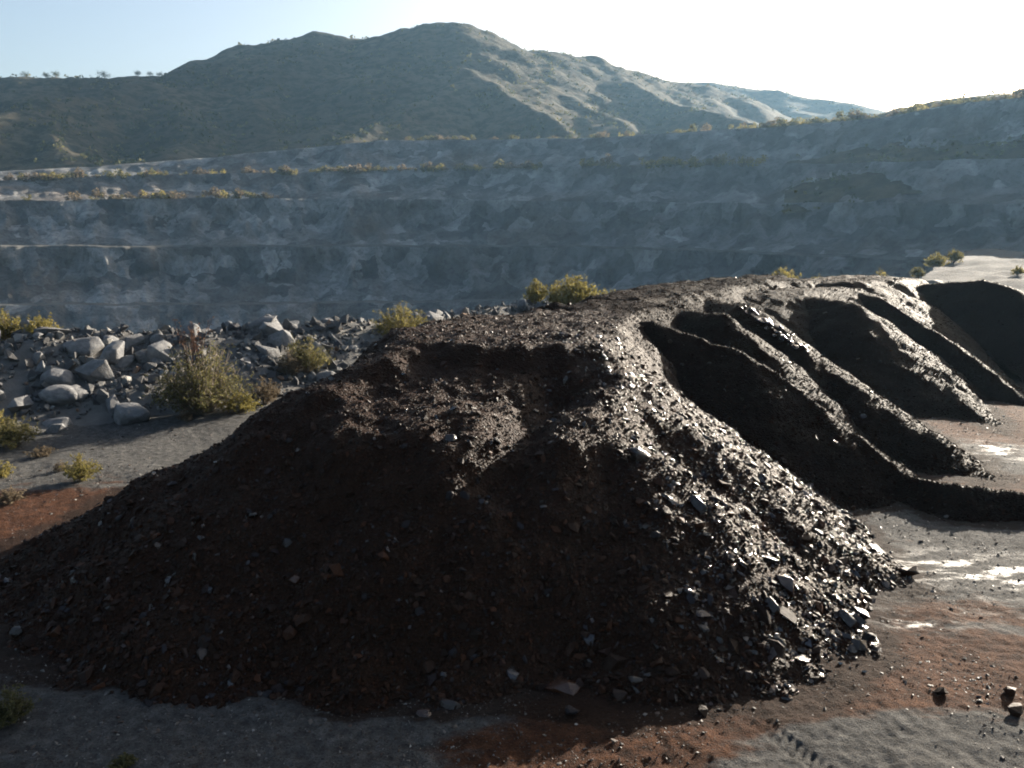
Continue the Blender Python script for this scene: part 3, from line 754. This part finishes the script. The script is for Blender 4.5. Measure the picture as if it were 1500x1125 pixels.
# ================================================================== rubble berm along the pit rim
BERM = [(-34, 16, 1.3), (-22, 21.5, 1.5), (-14.5, 23.6, 1.70), (-10, 25.6, 1.55), (-6, 29.0, 1.35), (-2.8, 35.5, 1.05), (2.5, 43.5, 1.1), (10.5, 51, 0.9), (18.5, 57, 0.6), (27, 61, 0.5), (34, 66, 0.4)]
def berm_h(x, y):
    h = ridge_h(x, y, BERM, 0.36, 0.5) + 0.22 * fbm(x * 0.55, y * 0.55, 4, 300)
    return h
def berm_up(x, y):
    e = berm_h(x, y); q = 0.12
    return np.where(e > 3 * q, e, q * np.log1p(np.exp(np.clip(e / q, -30, 30))))
def berm_z(x, y):
    return np.maximum(ground_base(x, y), -0.3) + berm_up(x, y) - 0.07
rs = np.random.RandomState(77)
X, Y = np.meshgrid(np.arange(-36, 50, 0.28), np.arange(12, 100, 0.28))
Z = berm_z(X, Y)
F = grid_faces(*X.shape); F = F[(berm_up(X, Y).ravel()[F] > 0.015).any(1)]
V = np.stack([X, Y, Z], -1).reshape(-1, 3); V, F, _ = prune(V, F)
berm = link('rubble_berm', None); tag(berm, 'long low berm of grey rubble and boulders along the pit rim', 'berm')
M_BERMDIRT = mat_boulder('berm_dirt', (0.05, 0.047, 0.043), (0.11, 0.105, 0.095))
link('mound', mesh_np('berm_mound', V, F, M_BERMDIRT, True), berm)
def berm_pts(n, zmin=0.12):
    seg_t = rs.rand(n) ** 1.7 * 7.9 + 1.0
    ii = np.floor(seg_t).astype(int); ii = np.minimum(ii, len(BERM) - 2); fr = seg_t - ii
    B = np.array(BERM); c = B[ii] + (B[ii + 1] - B[ii]) * fr[:, None]
    d = (B[ii + 1] - B[ii])[:, :2]; d /= np.linalg.norm(d, axis=1)[:, None]
    off = rs.uniform(-5.2, 1.8, n)
    x = c[:, 0] - d[:, 1] * off; y = c[:, 1] + d[:, 0] * off
    z = berm_z(x, y); k = z > zmin * rs.rand(n)
    return np.stack([x, y, z], 1)[k]
p = berm_pts(10500, 0.2); n = len(p)
size = np.minimum(0.045 * (1 - rs.rand(n) * 0.99) ** (-1 / 2.1), 0.24)
scl = np.stack([rs.uniform(0.9, 1.5, n), rs.uniform(0.7, 1.1, n), rs.uniform(0.5, 0.9, n)], 1)
p[:, 2] += size * 0.35
g = link('rubble', scatter_mesh('rubble', p, size, rand_rot(n, rs), scl, rs.rand(n), M_RUBBLE, 81, PEBX), berm); g['kind'] = 'stuff'

BOUL = [boulder_mesh(900 + i, 12 + i % 4) for i in range(8)]
ROUND = [boulder_mesh(950 + i, 22, 0.16, 0.04, rounded=True) for i in range(3)]
SLAB = [boulder_mesh(970 + i, 9, 0.08, 0.04) for i in range(3)]
# boulders one can single out in the photograph: (u, v centre, Y, half width, half depth, half height, spin, tilt, mesh, label)
HERO = [
    (122, 508, 23.2, .52, .45, .34, 0.3, 0.05, ROUND[0], 'rounded dark boulder crowning the rubble heap at left'),
    (172, 521, 23.0, .55, .42, .36, 2.2, 0.35, BOUL[1], 'pointed boulder with sunlit right face, right of the crowning boulder'),
    (146, 550, 21.9, .52, .40, .40, 0.9, 0.55, SLAB[0], 'brightly sunlit pale slab leaning in the middle of the rubble heap'),
    (112, 580, 20.9, .40, .34, .28, 1.4, 0.1, ROUND[1], 'rounded grey boulder below the bright leaning slab'),
    (186, 608, 20.2, .64, .50, .36, 2.9, 0.1, ROUND[2], 'largest rounded boulder at the foot of the rubble beside the grey path'),
    (84, 623, 19.6, .33, .28, .22, 0.2, 0.1, ROUND[0], 'small round boulder with pale top at the foot of the rubble'),
    (86, 637, 19.1, .27, .22, .19, 1.9, 0.2, BOUL[3], 'small pale boulder lying on the path edge by the left shrub'),
    (242, 605, 20.8, .50, .30, .16, 0.1, 0.0, SLAB[1], 'low flat slab in shade between largest rounded boulder and big shrub'),
    (78, 512, 23.6, .50, .40, .24, 0.5, 0.1, SLAB[2], 'blue-grey slab tucked left of the crowning boulder'),
    (28, 607, 20.0, .40, .35, .20, 2.6, 0.35, SLAB[0], 'tilted sunlit slab near the left edge above the dry shrub'),
    (397, 502, 26.4, .58, .50, .38, 2.4, 0.2, BOUL[4], 'angular boulder on the rim right of the big shrub'),
    (300, 497, 26.2, .40, .35, .30, 0.4, 0.2, ROUND[1], 'pale edged round boulder peeking above the big shrub'),
    (482, 486, 29.0, .45, .40, .22, 0.7, 0.1, BOUL[5], 'dark blocky boulder on the rim skyline left of the foreground pile'),
    (676, 461, 36.5, .62, .50, .34, 2.0, 0.1, BOUL[6], 'larger of the far rim boulders seen just above the pile top'),
    (640, 464, 35.6, .52, .45, .30, 0.8, 0.1, BOUL[2], 'dark rim boulder right of the green shrub behind the pile'),
    (1028, 426, 50.0, .75, .70, .50, 1.1, 0.1, BOUL[7], 'dark boulder on the far rim right of the yellow shrubs'),
    (1095, 412, 53.0, .75, .60, .50, 2.1, 0.1, BOUL[0], 'pointed far boulder poking up behind the gravel row'),
    (431, 552, 22.5, .16, .14, .15, 0.4, 0.1, ROUND[2], 'small bluish white stone beside the slope of the foreground pile'),
]
def euler_rot(spin, tilt):
    a = Matrix.Rotation(spin, 3, 'Z') @ Matrix.Rotation(tilt, 3, 'Y'); return [list(r) for r in a]
for (u, v, Yd, a, b, c, spin, tilt, me, lab) in HERO:
    p = list(at(u, v, Yd)); o = link('boulder', me)
    sf_ = float(berm_z(np.array([p[0]]), np.array([p[1]]))[0]); p[2] = min(max(p[2], sf_ + 0.1 * c), sf_ + 0.8 * c)
    place(o, p, euler_rot(spin, tilt), (a * 1.2, b * 1.2, c * 1.2)); tag(o, lab, 'boulder', 'boulders on the rubble berm')
pp = berm_pts(330, 0.3)
for q in range(min(190, len(pp))):
    P0 = pp[q]; o = link('boulder', (BOUL + SLAB + ROUND)[rs.randint(14)])
    s0 = (0.17 + 0.36 * rs.rand() ** 2.2) if P0[0] < -7.5 else (0.14 + 0.28 * rs.rand() ** 2.5)
    if P0[1] > 32: s0 *= 1.3
    place(o, (P0[0], P0[1], P0[2] + s0 * 0.25), rand_rot(1, rs)[0], (s0 * rs.uniform(.9, 1.4), s0 * rs.uniform(.8, 1.1), s0 * rs.uniform(.6, .9)))
    if P0[1] > 32: tag(o, 'grey boulder on the distant stretch of the pit rim', 'boulder', 'boulders on the distant pit rim')
    else: tag(o, 'grey boulder among the rubble of the near berm', 'boulder', 'boulders among the near rubble')

# ================================================================== shrubs
def tube(p0, p1, p2, r0, r1, nseg=4):
    t = np.linspace(0, 1, nseg + 1)[:, None]
    c = (1 - t) ** 2 * p0 + 2 * t * (1 - t) * p1 + t * t * p2
    rr = r0 + (r1 - r0) * t[:, 0]
    a = np.array([0, 2.094, 4.189])
    ring = np.stack([np.cos(a), np.sin(a), 0 * a], 1)
    V = (c[:, None, :] + ring[None] * rr[:, None, None]).reshape(-1, 3)
    F = []
    for i in range(nseg):
        for j in range(3):
            F.append([i * 3 + j, i * 3 + (j + 1) % 3, (i + 1) * 3 + (j + 1) % 3, (i + 1) * 3 + j])
    return V, np.array(F), c
def shrub_parts(seed, nst, wid, hgt, nleaf, leaf, matl, upright=0.5, tintbias=0.0, start=0.3):
    """a bush of arching stems; foliage is leaf faces along the stems, in clumps"""
    r = np.random.RandomState(seed)
    SV, SF, off = [], [], 0; LP = []
    for k in range(nst):
        a = r.rand() * 2 * np.pi; sp = r.rand() ** 0.6
        top = np.array([math.cos(a) * sp * wid / 2, math.sin(a) * sp * wid / 2, hgt * (1.0 - 0.55 * sp ** 2) * r.uniform(0.5, 1.12)])
        base = np.array([math.cos(a), math.sin(a), 0]) * 0.06 * wid * r.rand()
        mid = base + (top - base) * 0.5 + np.array([0, 0, hgt * 0.15 * (1 - upright)]) + r.normal(size=3) * 0.04 * wid
        V, F, c = tube(base, mid, top, 0.012 * hgt, 0.003 * hgt)
        SV.append(V); SF.append(F + off); off += len(V)
        for q in range(3):   # side twigs
            t = r.uniform(0.4, 0.9); s = (1 - t) ** 2 * base + 2 * t * (1 - t) * mid + t * t * top
            e = s + (r.normal(size=3) * np.array([.11, .11, .08]) + np.array([0, 0, 0.06])) * hgt
            V, F, _ = tube(s, (s + e) / 2 + r.normal(size=3) * 0.02 * hgt, e, 0.005 * hgt, 0.002 * hgt, 2)
            SV.append(V); SF.append(F + off); off += len(V)
            m = max(1, nleaf // (nst * 5)); tt = r.rand(m)[:, None] ** 0.7
            LP.append(s + (e - s) * tt + r.normal(size=(m, 3)) * 0.02 * hgt)
        m = max(1, nleaf * 2 // (nst * 5)); tt = (start + (1 - start) * r.rand(m))[:, None]
        LP.append((1 - tt) ** 2 * base + 2 * tt * (1 - tt) * mid + tt * tt * top + r.normal(size=(m, 3)) * 0.03 * hgt)
    L = np.concatenate(LP); L = L[L[:, 2] > 0.02 * hgt]; n = len(L)
    rot = rand_rot(n, r); sz = leaf * r.uniform(0.6, 1.4, n)
    quad = np.array([[-1, 0, 0], [0, -.34, .08], [1, 0, 0], [0, .34, .08]])
    LV = (np.einsum('nij,vj->nvi', rot, quad) * sz[:, None, None] + L[:, None]).reshape(-1, 3)
    LF = np.arange(n * 4).reshape(n, 4)
    tint = np.clip(r.rand(n) * 0.75 + tintbias + 0.15 * fbm(L[:, 0] * 3 / wid + seed, L[:, 1] * 3 / wid + L[:, 2] * 2 / wid, 2, seed % 200), 0, 1)
    me_s = mesh_np('stems', np.concatenate(SV), np.concatenate(SF), M_BARK, True)
    me_l = mesh_np('foliage', LV, LF, matl, False, {'tint': np.repeat(tint, 4)})
    return me_s, me_l
def shrub(loc, parts, label, scale=1.0, spin=0.0, group=None, extra=None):
    root = link('shrub', None); root.location = loc; root.rotation_euler = (0, 0, spin); root.scale = (scale,) * 3
    link('stems', parts[0], root); link('foliage', parts[1], root)
    if extra: link('seed_stalks', extra, root)
    return tag(root, label, 'shrub', group)
def bpt(u, v, Yd, dz=-0.05):
    x, y, z = at(u, v, Yd); return x, y, float(np.maximum(berm_z(np.array([x]), np.array([y])), ground_base(np.array([x]), np.array([y])))[0]) + dz
def gpt(u, v, fn=None):   # ground or berm point under a pixel
    d = pdir(u, v); ts = np.linspace(4, 140, 9000); x, y, z = d[0] * ts, d[1] * ts, CAM_H + d[2] * ts
    zz = np.maximum(ground_base(x, y), berm_z(x, y)); j = np.where(z < zz)[0]
    j = j[0] if len(j) else -1
    return (x[j], y[j], zz[j] - 0.03)
# dry stalks that stand above the big bush
r_ = np.random.RandomState(5); sv, sf, so = [], [], 0; lp = []
for k in range(16):
    b0 = np.array([-0.35 + 0.5 * r_.rand(), -0.1 + 0.3 * r_.rand(), 1.2]); e = b0 + np.array([r_.normal() * 0.22, r_.normal() * 0.15, 1.0 + 0.45 * r_.rand()])
    V_, F_, c_ = tube(b0, (b0 + e) / 2, e, 0.010, 0.005); sv.append(V_); sf.append(F_ + so); so += len(V_)
    for t in np.linspace(0.45, 1, 14): lp.append(b0 + (e - b0) * t + r_.normal(size=3) * 0.04)
lp = np.array(lp); nl = len(lp); quad = np.array([[-1, 0, 0], [0, -.4, .1], [1, 0, 0], [0, .4, .1]])
lv = (np.einsum('nij,vj->nvi', rand_rot(nl, r_), quad) * 0.035 + lp[:, None]).reshape(-1, 3)
stalk_me = mesh_np('seed_stalks', np.concatenate(sv + [lv]), np.concatenate(sf + [np.arange(nl * 4).reshape(nl, 4) + so]), M_RUSTY, False, {'tint': np.random.RandomState(6).rand(so + nl * 4)})

shrub(gpt(298, 606), shrub_parts(1, 150, 2.85, 1.95, 7500, 0.042, M_OLIVE), 'big olive-green shrub with rusty stalks on top beside the boulders', extra=stalk_me)
shrub(gpt(388, 592), shrub_parts(2, 50, 1.1, 0.85, 2600, 0.035, M_DRY), 'greyish dry shrub at the right foot of the big olive shrub')
shrub(gpt(350, 604), shrub_parts(3, 60, 1.3, 0.6, 2600, 0.035, M_YELLOW), 'low yellow-green shrub at the right foot of the big olive shrub')
shrub(bpt(8, 500, 24.6), shrub_parts(4, 60, 1.7, 1.3, 3600, 0.042, M_YELLOW, 0.5, -0.1), 'olive-yellow shrub on the berm at the left edge')
shrub(bpt(68, 512, 24.6), shrub_parts(5, 55, 1.4, 0.75, 3000, 0.038, M_YELLOW, 0.4, 0.1), 'low bright yellow shrub left of the crowning boulder')
shrub(gpt(22, 655), shrub_parts(6, 70, 1.35, 0.75, 3600, 0.034, M_OLIVE, 0.6, 0.1), 'olive and brown shrub at the left edge in front of the rubble')
shrub(gpt(118, 704), shrub_parts(7, 60, 0.8, 0.55, 2400, 0.026, M_YELLOW), 'small yellow-green shrub alone on the grey path')
shrub(gpt(272, 618), shrub_parts(8, 30, 0.5, 0.40, 800, 0.026, M_DRY, 0.9), 'tiny dry tuft right of the largest rounded boulder')
shrub(gpt(450, 545), shrub_parts(9, 70, 1.6, 1.15, 4000, 0.040, M_OLIVE, 0.5, 0.12), 'olive shrub half hidden behind the slope of the foreground pile')
shrub(gpt(425, 552), shrub_parts(10, 45, 0.9, 0.9, 2200, 0.036, M_DRY), 'dry brown shrub left of the half hidden olive one')
shrub(bpt(588, 505, 29.0), shrub_parts(11, 80, 2.4, 1.35, 5000, 0.042, M_YELLOW, 0.6, -0.1), 'green-yellow shrub behind the left end of the pile top')
shrub(bpt(838, 445, 41.0), shrub_parts(12, 90, 3.6, 1.95, 5000, 0.085, M_YELLOW, 0.5, -0.05), 'tallest yellow-green shrub behind the gravel row')
shrub(bpt(786, 445, 41.5), shrub_parts(21, 45, 1.5, 1.3, 1800, 0.075, M_YELLOW, 0.6, 0.05), 'slim yellow shrub at the left side of the tallest one')
shrub(bpt(893, 445, 42.0), shrub_parts(13, 50, 1.9, 1.55, 2400, 0.07, M_YELLOW, 0.5, 0.1), 'small bright yellow shrub right of the tallest one')
shrub(bpt(925, 440, 43.0), shrub_parts(14, 45, 1.9, 1.35, 1800, 0.07, M_YELLOW, 0.5, 0.15), 'low yellow shrub second right of the tallest one')
shrub(bpt(965, 434, 45.0), shrub_parts(15, 45, 2.4, 1.5, 1800, 0.07, M_OLIVE, 0.5, 0.2), 'low olive shrub last in the clump behind the gravel row')
shrub(bpt(1150, 413, 53.5), shrub_parts(16, 60, 3.6, 2.2, 2600, 0.10, M_YELLOW, 0.4, 0.1), 'wide low yellow shrub on the rim behind the wet streaked pile')
shrub(bpt(1195, 412, 55.0), shrub_parts(17, 40, 2.4, 1.8, 1300, 0.10, M_YELLOW, 0.4, 0.1), 'small yellow shrub right of the wide low one on the rim')
shrub(bpt(1290, 408, 58.0), shrub_parts(18, 35, 1.6, 2.0, 1000, 0.09, M_YELLOW, 0.4, 0.1), 'lone yellow tuft on the rim above the middle of the gravel row')
shrub(bpt(1372, 385, 92.0), shrub_parts(24, 50, 3.0, 1.9, 2000, 0.13, M_YELLOW, 0.5, 0.1), 'yellow shrub on the grey rise left of the pale haul road')
shrub(bpt(1398, 380, 96.0), shrub_parts(25, 50, 2.4, 1.5, 1500, 0.13, M_YELLOW, 0.5, 0.05), 'smaller shrub behind the yellow one on the grey rise')
shrub(bpt(1345, 388, 84.0), shrub_parts(26, 50, 1.8, 1.1, 1300, 0.11, M_OLIVE, 0.5, 0.2), 'low olive shrub at the left foot of the grey rise')
shrub(bpt(1490, 405, 70.0), shrub_parts(27, 40, 1.2, 0.8, 900, 0.09, M_YELLOW, 0.5, 0.1), 'small tuft beside the pale haul road at the right edge')
shrub(gpt(18, 1058), shrub_parts(19, 45, 0.50, 0.42, 2200, 0.020, M_OLIVE, 0.7, -0.1), 'shaded green plant at the lower left edge')
shrub(gpt(182, 1122), shrub_parts(20, 35, 0.28, 0.15, 1200, 0.015, M_OLIVE, 0.6, 0.0), 'tiny shaded plant at the bottom edge on grey dirt')
shrub(gpt(18, 735), shrub_parts(22, 40, 0.6, 0.3, 1200, 0.024, M_DRY, 0.6, 0.2), 'pale dry tuft on the path at the left edge')
shrub(gpt(-2, 640), shrub_parts(28, 60, 0.9, 0.7, 2000, 0.030, M_YELLOW, 0.6, 0.1), 'upright yellow shrub cut by the left edge in front of the rubble')
shrub(gpt(60, 668), shrub_parts(29, 40, 0.7, 0.28, 1200, 0.024, M_DRY, 0.6, 0.1), 'flat dry tuft right of the olive and brown shrub at left')
shrub(gpt(90, 690), shrub_parts(30, 30, 0.35, 0.25, 600, 0.020, M_DRY, 0.8, 0.2), 'thin dry grass tuft behind the small shrub on the path')
shrub(gpt(3, 700), shrub_parts(23, 40, 0.55, 0.4, 1200, 0.024, M_YELLOW, 0.6, 0.1), 'yellow tuft cut by the left edge below the olive and brown shrub')

# shrubs on the benches and crests, a few pixels each
def far_shrub_mesh(seed, matl, n=260):
    r = np.random.RandomState(seed)
    k = r.randint(5, 8); cs = r.normal(size=(k, 3)) * np.array([.40, .40, .18]) + np.array([0, 0, 0.45]); cr = r.uniform(.22, .42, k)
    w = r.randint(0, k, n); d = r.normal(size=(n, 3)); d /= np.linalg.norm(d, axis=1)[:, None]
    L = cs[w] + d * (cr[w] * r.rand(n) ** 0.4)[:, None]; L[:, 2] = np.abs(L[:, 2])
    quad = np.array([[-1, 0, 0], [0, -.55, .08], [1, 0, 0], [0, .55, .08]])
    LV = (np.einsum('nij,vj->nvi', rand_rot(n, r), quad) * (0.10 * r.uniform(.6, 1.4, n))[:, None, None] + L[:, None]).reshape(-1, 3)
    return mesh_np('far_shrub', LV, np.arange(n * 4).reshape(n, 4), matl, False, {'tint': np.repeat(np.clip(r.rand(n) * .8 + .1, 0, 1), 4)})
FARS = [far_shrub_mesh(1500 + i, m) for i, m in enumerate([M_YELLOW, M_OLIVE, M_DRY, M_DRY, M_OLIVE, M_OLIVE])]
rs = np.random.RandomState(31)
def far_row(us, rr, zz, back, smin, smax_, label, group):
    for u in us:
        p = on_bench(u, rr, zz, rs.uniform(*back)); s0 = rs.uniform(smin, smax_) * 1.6
        o = link('shrub', FARS[rs.randint(len(FARS))]); o.location = (p[0], p[1], p[2] - 0.25); o.scale = (s0 * rs.uniform(.9, 1.6), s0, s0 * rs.uniform(.7, 1.15)); o.rotation_euler = (0, 0, rs.rand() * 6.28)
        tag(o, label, 'shrub', group)
def cluster(a, b, n):
    c = rs.uniform(a, b, max(2, n // 5)); return np.clip(np.where(rs.rand(n) < 0.4, c[rs.randint(0, len(c), n)] + rs.normal(size=n) * 10, rs.uniform(a, b, n)), a, b)
far_row(cluster(20, 560, 62), r4, z4, (0.3, 5), 1.3, 2.6, 'yellowish shrub on the left half of the upper pit bench', 'shrubs on the left half of the upper bench')
far_row(cluster(560, 1110, 56), r4, z4, (0.2, 3), 1.1, 2.6, 'yellowish shrub on the right half of the upper pit bench', 'shrubs on the right half of the upper bench')
far_row(cluster(0, 400, 30), r3, z3, (0.3, 4), 1.1, 2.2, 'small shrub on the middle pit bench at left', 'shrubs on the middle bench')
far_row(cluster(600, 1110, 40), r5, z5, (0, 14), 1.1, 2.3, 'shrub on the crest of the pit wall below the mountain', 'shrubs on the pit wall crest')
far_row(cluster(1110, 1330, 36), r5, z5, (0, 14), 1.2, 2.6, 'shrub on the crest of the pit wall under the saddle', 'shrubs on the crest under the saddle')
far_row(cluster(1330, 1510, 30), r5, z5, (0, 14), 1.0, 2.2, 'shrub on the right hilltop above the pit wall', 'shrubs on the right hilltop')

# scrub that dots the hillsides: a mass nobody could count
def scrub_on(name, fx_, fy_, fz_, n, smin, smax_, seed):
    r = np.random.RandomState(seed); nr, nc = fx_.shape
    i = r.rand(n) * (nr - 2); j = r.rand(n) * (nc - 2)
    i0, j0 = i.astype(int), j.astype(int); fi, fj = i - i0, j - j0
    def bil(A): return A[i0, j0] * (1 - fi) * (1 - fj) + A[i0 + 1, j0] * fi * (1 - fj) + A[i0, j0 + 1] * (1 - fi) * fj + A[i0 + 1, j0 + 1] * fi * fj
    x, y, z = bil(fx_), bil(fy_), bil(fz_)
    dens = fbm(x * 0.02, y * 0.02, 3, seed + 1)
    k = (r.rand(n) < 0.42 + 1.1 * dens + 0.5 * fbm(x * 0.07, y * 0.07, 2, seed + 5)) & (z > -5)
    x, y, z = x[k], y[k], z[k]; m = len(x)
    q = 5; s0 = r.uniform(smin, smax_, m)
    L = np.stack([x, y, z], 1)[:, None] + r.normal(size=(m, q, 3)) * (s0[:, None, None] * np.array([.36, .36, .22])) + np.array([0, 0, .35]) * s0[:, None, None]
    L = L.reshape(-1, 3); ss = np.repeat(s0, q) * 0.42
    quad = np.array([[-1, 0, 0], [0, -.6, .08], [1, 0, 0], [0, .6, .08]])
    LV = (np.einsum('nij,vj->nvi', rand_rot(m * q, r), quad) * ss[:, None, None] + L[:, None]).reshape(-1, 3)
    o = link(name, mesh_np(name, LV, np.arange(m * q * 4).reshape(-1, 4), M_SCRUB, False, {'tint': np.repeat(np.repeat(r.rand(m), q), 4)}))
    return o
tag(scrub_on('hillside_scrub', hx, hy, hz, 26000, 0.9, 2.6, 2001), 'dark green scrub dotting the mountain slopes', 'scrub', kind='stuff')
tag(scrub_on('hillside_scrub', qx, qy, qz, 2500, 0.8, 2.0, 2011), 'scrub covering the right hilltop', 'scrub', kind='stuff')
tag(scrub_on('hillside_scrub', fx, fy, fz, 2500, 1.6, 3.2, 2021), 'scrub on the far ridge in the saddle', 'scrub', kind='stuff')

# small trees on the skyline
def tree_parts(seed):
    r = np.random.RandomState(seed); V, F, c = tube(np.array([0, 0, -0.6]), np.array([0.1, 0, 0.5]), np.array([0.15, 0.1, 1.2]), 0.14, 0.07)
    SV, SF, off = [V], [F], len(V); tips = [np.array([.15, .1, 1.2])]
    for k in range(6):
        b = np.array([0.08, 0.03, 0.2 + 0.15 * k]); e = b + np.array([r.normal() * .8, r.normal() * .8, 0.3 + r.rand() * .7])
        V, F, _ = tube(b, (b + e) / 2 + np.array([0, 0, -.1]), e, 0.07, 0.025, 3); SV.append(V); SF.append(F + off); off += len(V); tips.append(e)
    n = 420; tp = np.array(tips)[r.randint(0, 7, n)]; L = tp + r.normal(size=(n, 3)) * np.array([.55, .55, .4])
    quad = np.array([[-1, 0, 0], [0, -.5, .08], [1, 0, 0], [0, .5, .08]])
    LV = (np.einsum('nij,vj->nvi', rand_rot(n, r), quad) * 0.17 + L[:, None]).reshape(-1, 3)
    return mesh_np('trunk', np.concatenate(SV), np.concatenate(SF), M_BARK, True), mesh_np('crown', LV, np.arange(n * 4).reshape(n, 4), M_SCRUB, False, {'tint': np.repeat(r.rand(n) * .6, 4)})
TREES = [tree_parts(60 + i) for i in range(3)]
def hill_surface(u, rr0, rr1):   # the highest seen point of the main hill in the column u
    aa = math.atan2((u - 750) / FPX, _c + 0.35 * _s)
    j = np.argmin(np.abs(np.arctan2(hx[0], hy[0]) - aa)); e = (hz[:, j] - CAM_H) / np.hypot(hx[:, j], hy[:, j])
    k = int(np.argmax(e)); return hx[k, j], hy[k, j], hz[k, j]
for k, (u, s0, lab) in enumerate([(40, 1.3, 'leftmost small tree on the skyline'), (75, 1.5, 'second small tree from the left on the skyline'), (90, 1.6, 'round topped skyline tree third from the left'),
                                  (160, 1.8, 'lone skyline tree between the left trees and the mountain foot'), (205, 1.5, 'skyline tree where the mountain slope begins'),
                                  (224, 1.2, 'small skyline tree just right of the one where the slope begins'), (240, 1.2, 'last small skyline tree before the slope steepens')]):
    p = hill_surface(u, 0, 0); t = link('tree', None); t.location = p; t.scale = (s0,) * 3; t.rotation_euler = (0, 0, k * 1.3)
    link('trunk', TREES[k % 3][0], t); link('crown', TREES[k % 3][1], t); tag(t, lab, 'tree', 'small trees on the left skyline')

# ================================================================== loose stones on the pad
rs = np.random.RandomState(55)
LOOSE = [(840, 1050, .14, 'loose stone casting a long shadow on the reddish dirt'), (905, 1026, .13, 'dark loose stone at the pile foot right of the long shadowed one'), (922, 1021, .08, 'small pale loose stone touching the dark one at the pile foot'),
         (1028, 1046, .11, 'loose dark stone with bright top on the orange dirt'), (1332, 838, .22, 'dark block lying out on the wet ground off the pile toe'), (1270, 935, .16, 'dark lump on the dirt just off the right toe of the pile'),
         (1490, 1040, .15, 'dark stone at the right edge on brown dirt'), (1377, 1015, .10, 'grey stone on the brown dirt at right'), (1480, 1010, .11, 'pale stone near the right edge on brown dirt'), (1090, 1005, .12, 'stone at the front right foot of the pile')]
for (u, v, s0, lab) in LOOSE:
    p = gz(u, v + 4); o = link('stone', stone_me[rs.randint(len(stone_me))])
    z0 = max(float(ground_z(np.array([p[0]]), np.array([p[1]]))[0]), float(pile_z(pile1, np.array([p[0]]), np.array([p[1]]))[0]))
    place(o, (p[0], p[1], z0 + s0 * 0.22), euler_rot(rs.rand() * 6, rs.rand() * 0.4), (s0 * .85, s0 * .62, s0 * .52)); tag(o, lab, 'stone', 'loose stones around the foreground pile')
n = 70000
a_ = np.radians(rs.uniform(-38, 38, n)); r0 = 5.6 * np.exp(rs.rand(n) * np.log(36 / 5.6)); x = r0 * np.sin(a_); y = r0 * np.cos(a_)
pz1 = all_z(x, y); gb = ground_base(x, y)
dn = fbm(x * 0.5, y * 0.5, 3, 330)
k = (pz1 < gb + 0.02) & (berm_z(x, y) < 0.12) & (r0 < rimr(np.degrees(a_)) - 1) & (rs.rand(n) < 0.55 + 0.8 * dn)
x, y = x[k], y[k]; z = ground_z(x, y); m = len(x)
size = np.minimum(0.006 * (1 - rs.rand(m) * 0.99) ** (-1 / 2.6), 0.024) * (1 + 0.03 * np.hypot(x, y))
scl = np.stack([rs.uniform(.9, 1.5, m), rs.uniform(.7, 1.1, m), rs.uniform(.35, .7, m)], 1)
pg = link('loose_pebbles', scatter_mesh('loose_pebbles', np.stack([x, y, z + size * 0.12], 1), size, align_rot(np.tile([0, 0, 1.], (m, 1)), rs, .35), scl, rs.rand(m), M_PEB, 91))
tag(pg, 'small pebbles and crumbs strewn over the dirt pad', 'pebbles', kind='stuff')

# ================================================================== air
def haze():
    v = np.array([[x, y, z] for z in (-46, 176) for y in (-1250, 1250) for x in (-1250, 1250)], float)
    f = np.array([[0, 2, 3, 1], [4, 5, 7, 6], [0, 1, 5, 4], [2, 6, 7, 3], [0, 4, 6, 2], [1, 3, 7, 5]])
    t = NT('haze_air'); p = t.n('VolumePrincipled')
    p.inputs['Color'].default_value = (0.40, 0.70, 1.0, 1); p.inputs['Density'].default_value = 0.00011; p.inputs['Anisotropy'].default_value = 0.40
    t.l(p.outputs[0], t.out.inputs['Volume'])
    o = link('haze', mesh_np('haze', v, f, t.m)); tag(o, 'thin blue air haze over the pit and hills', 'haze', kind='stuff')
haze()
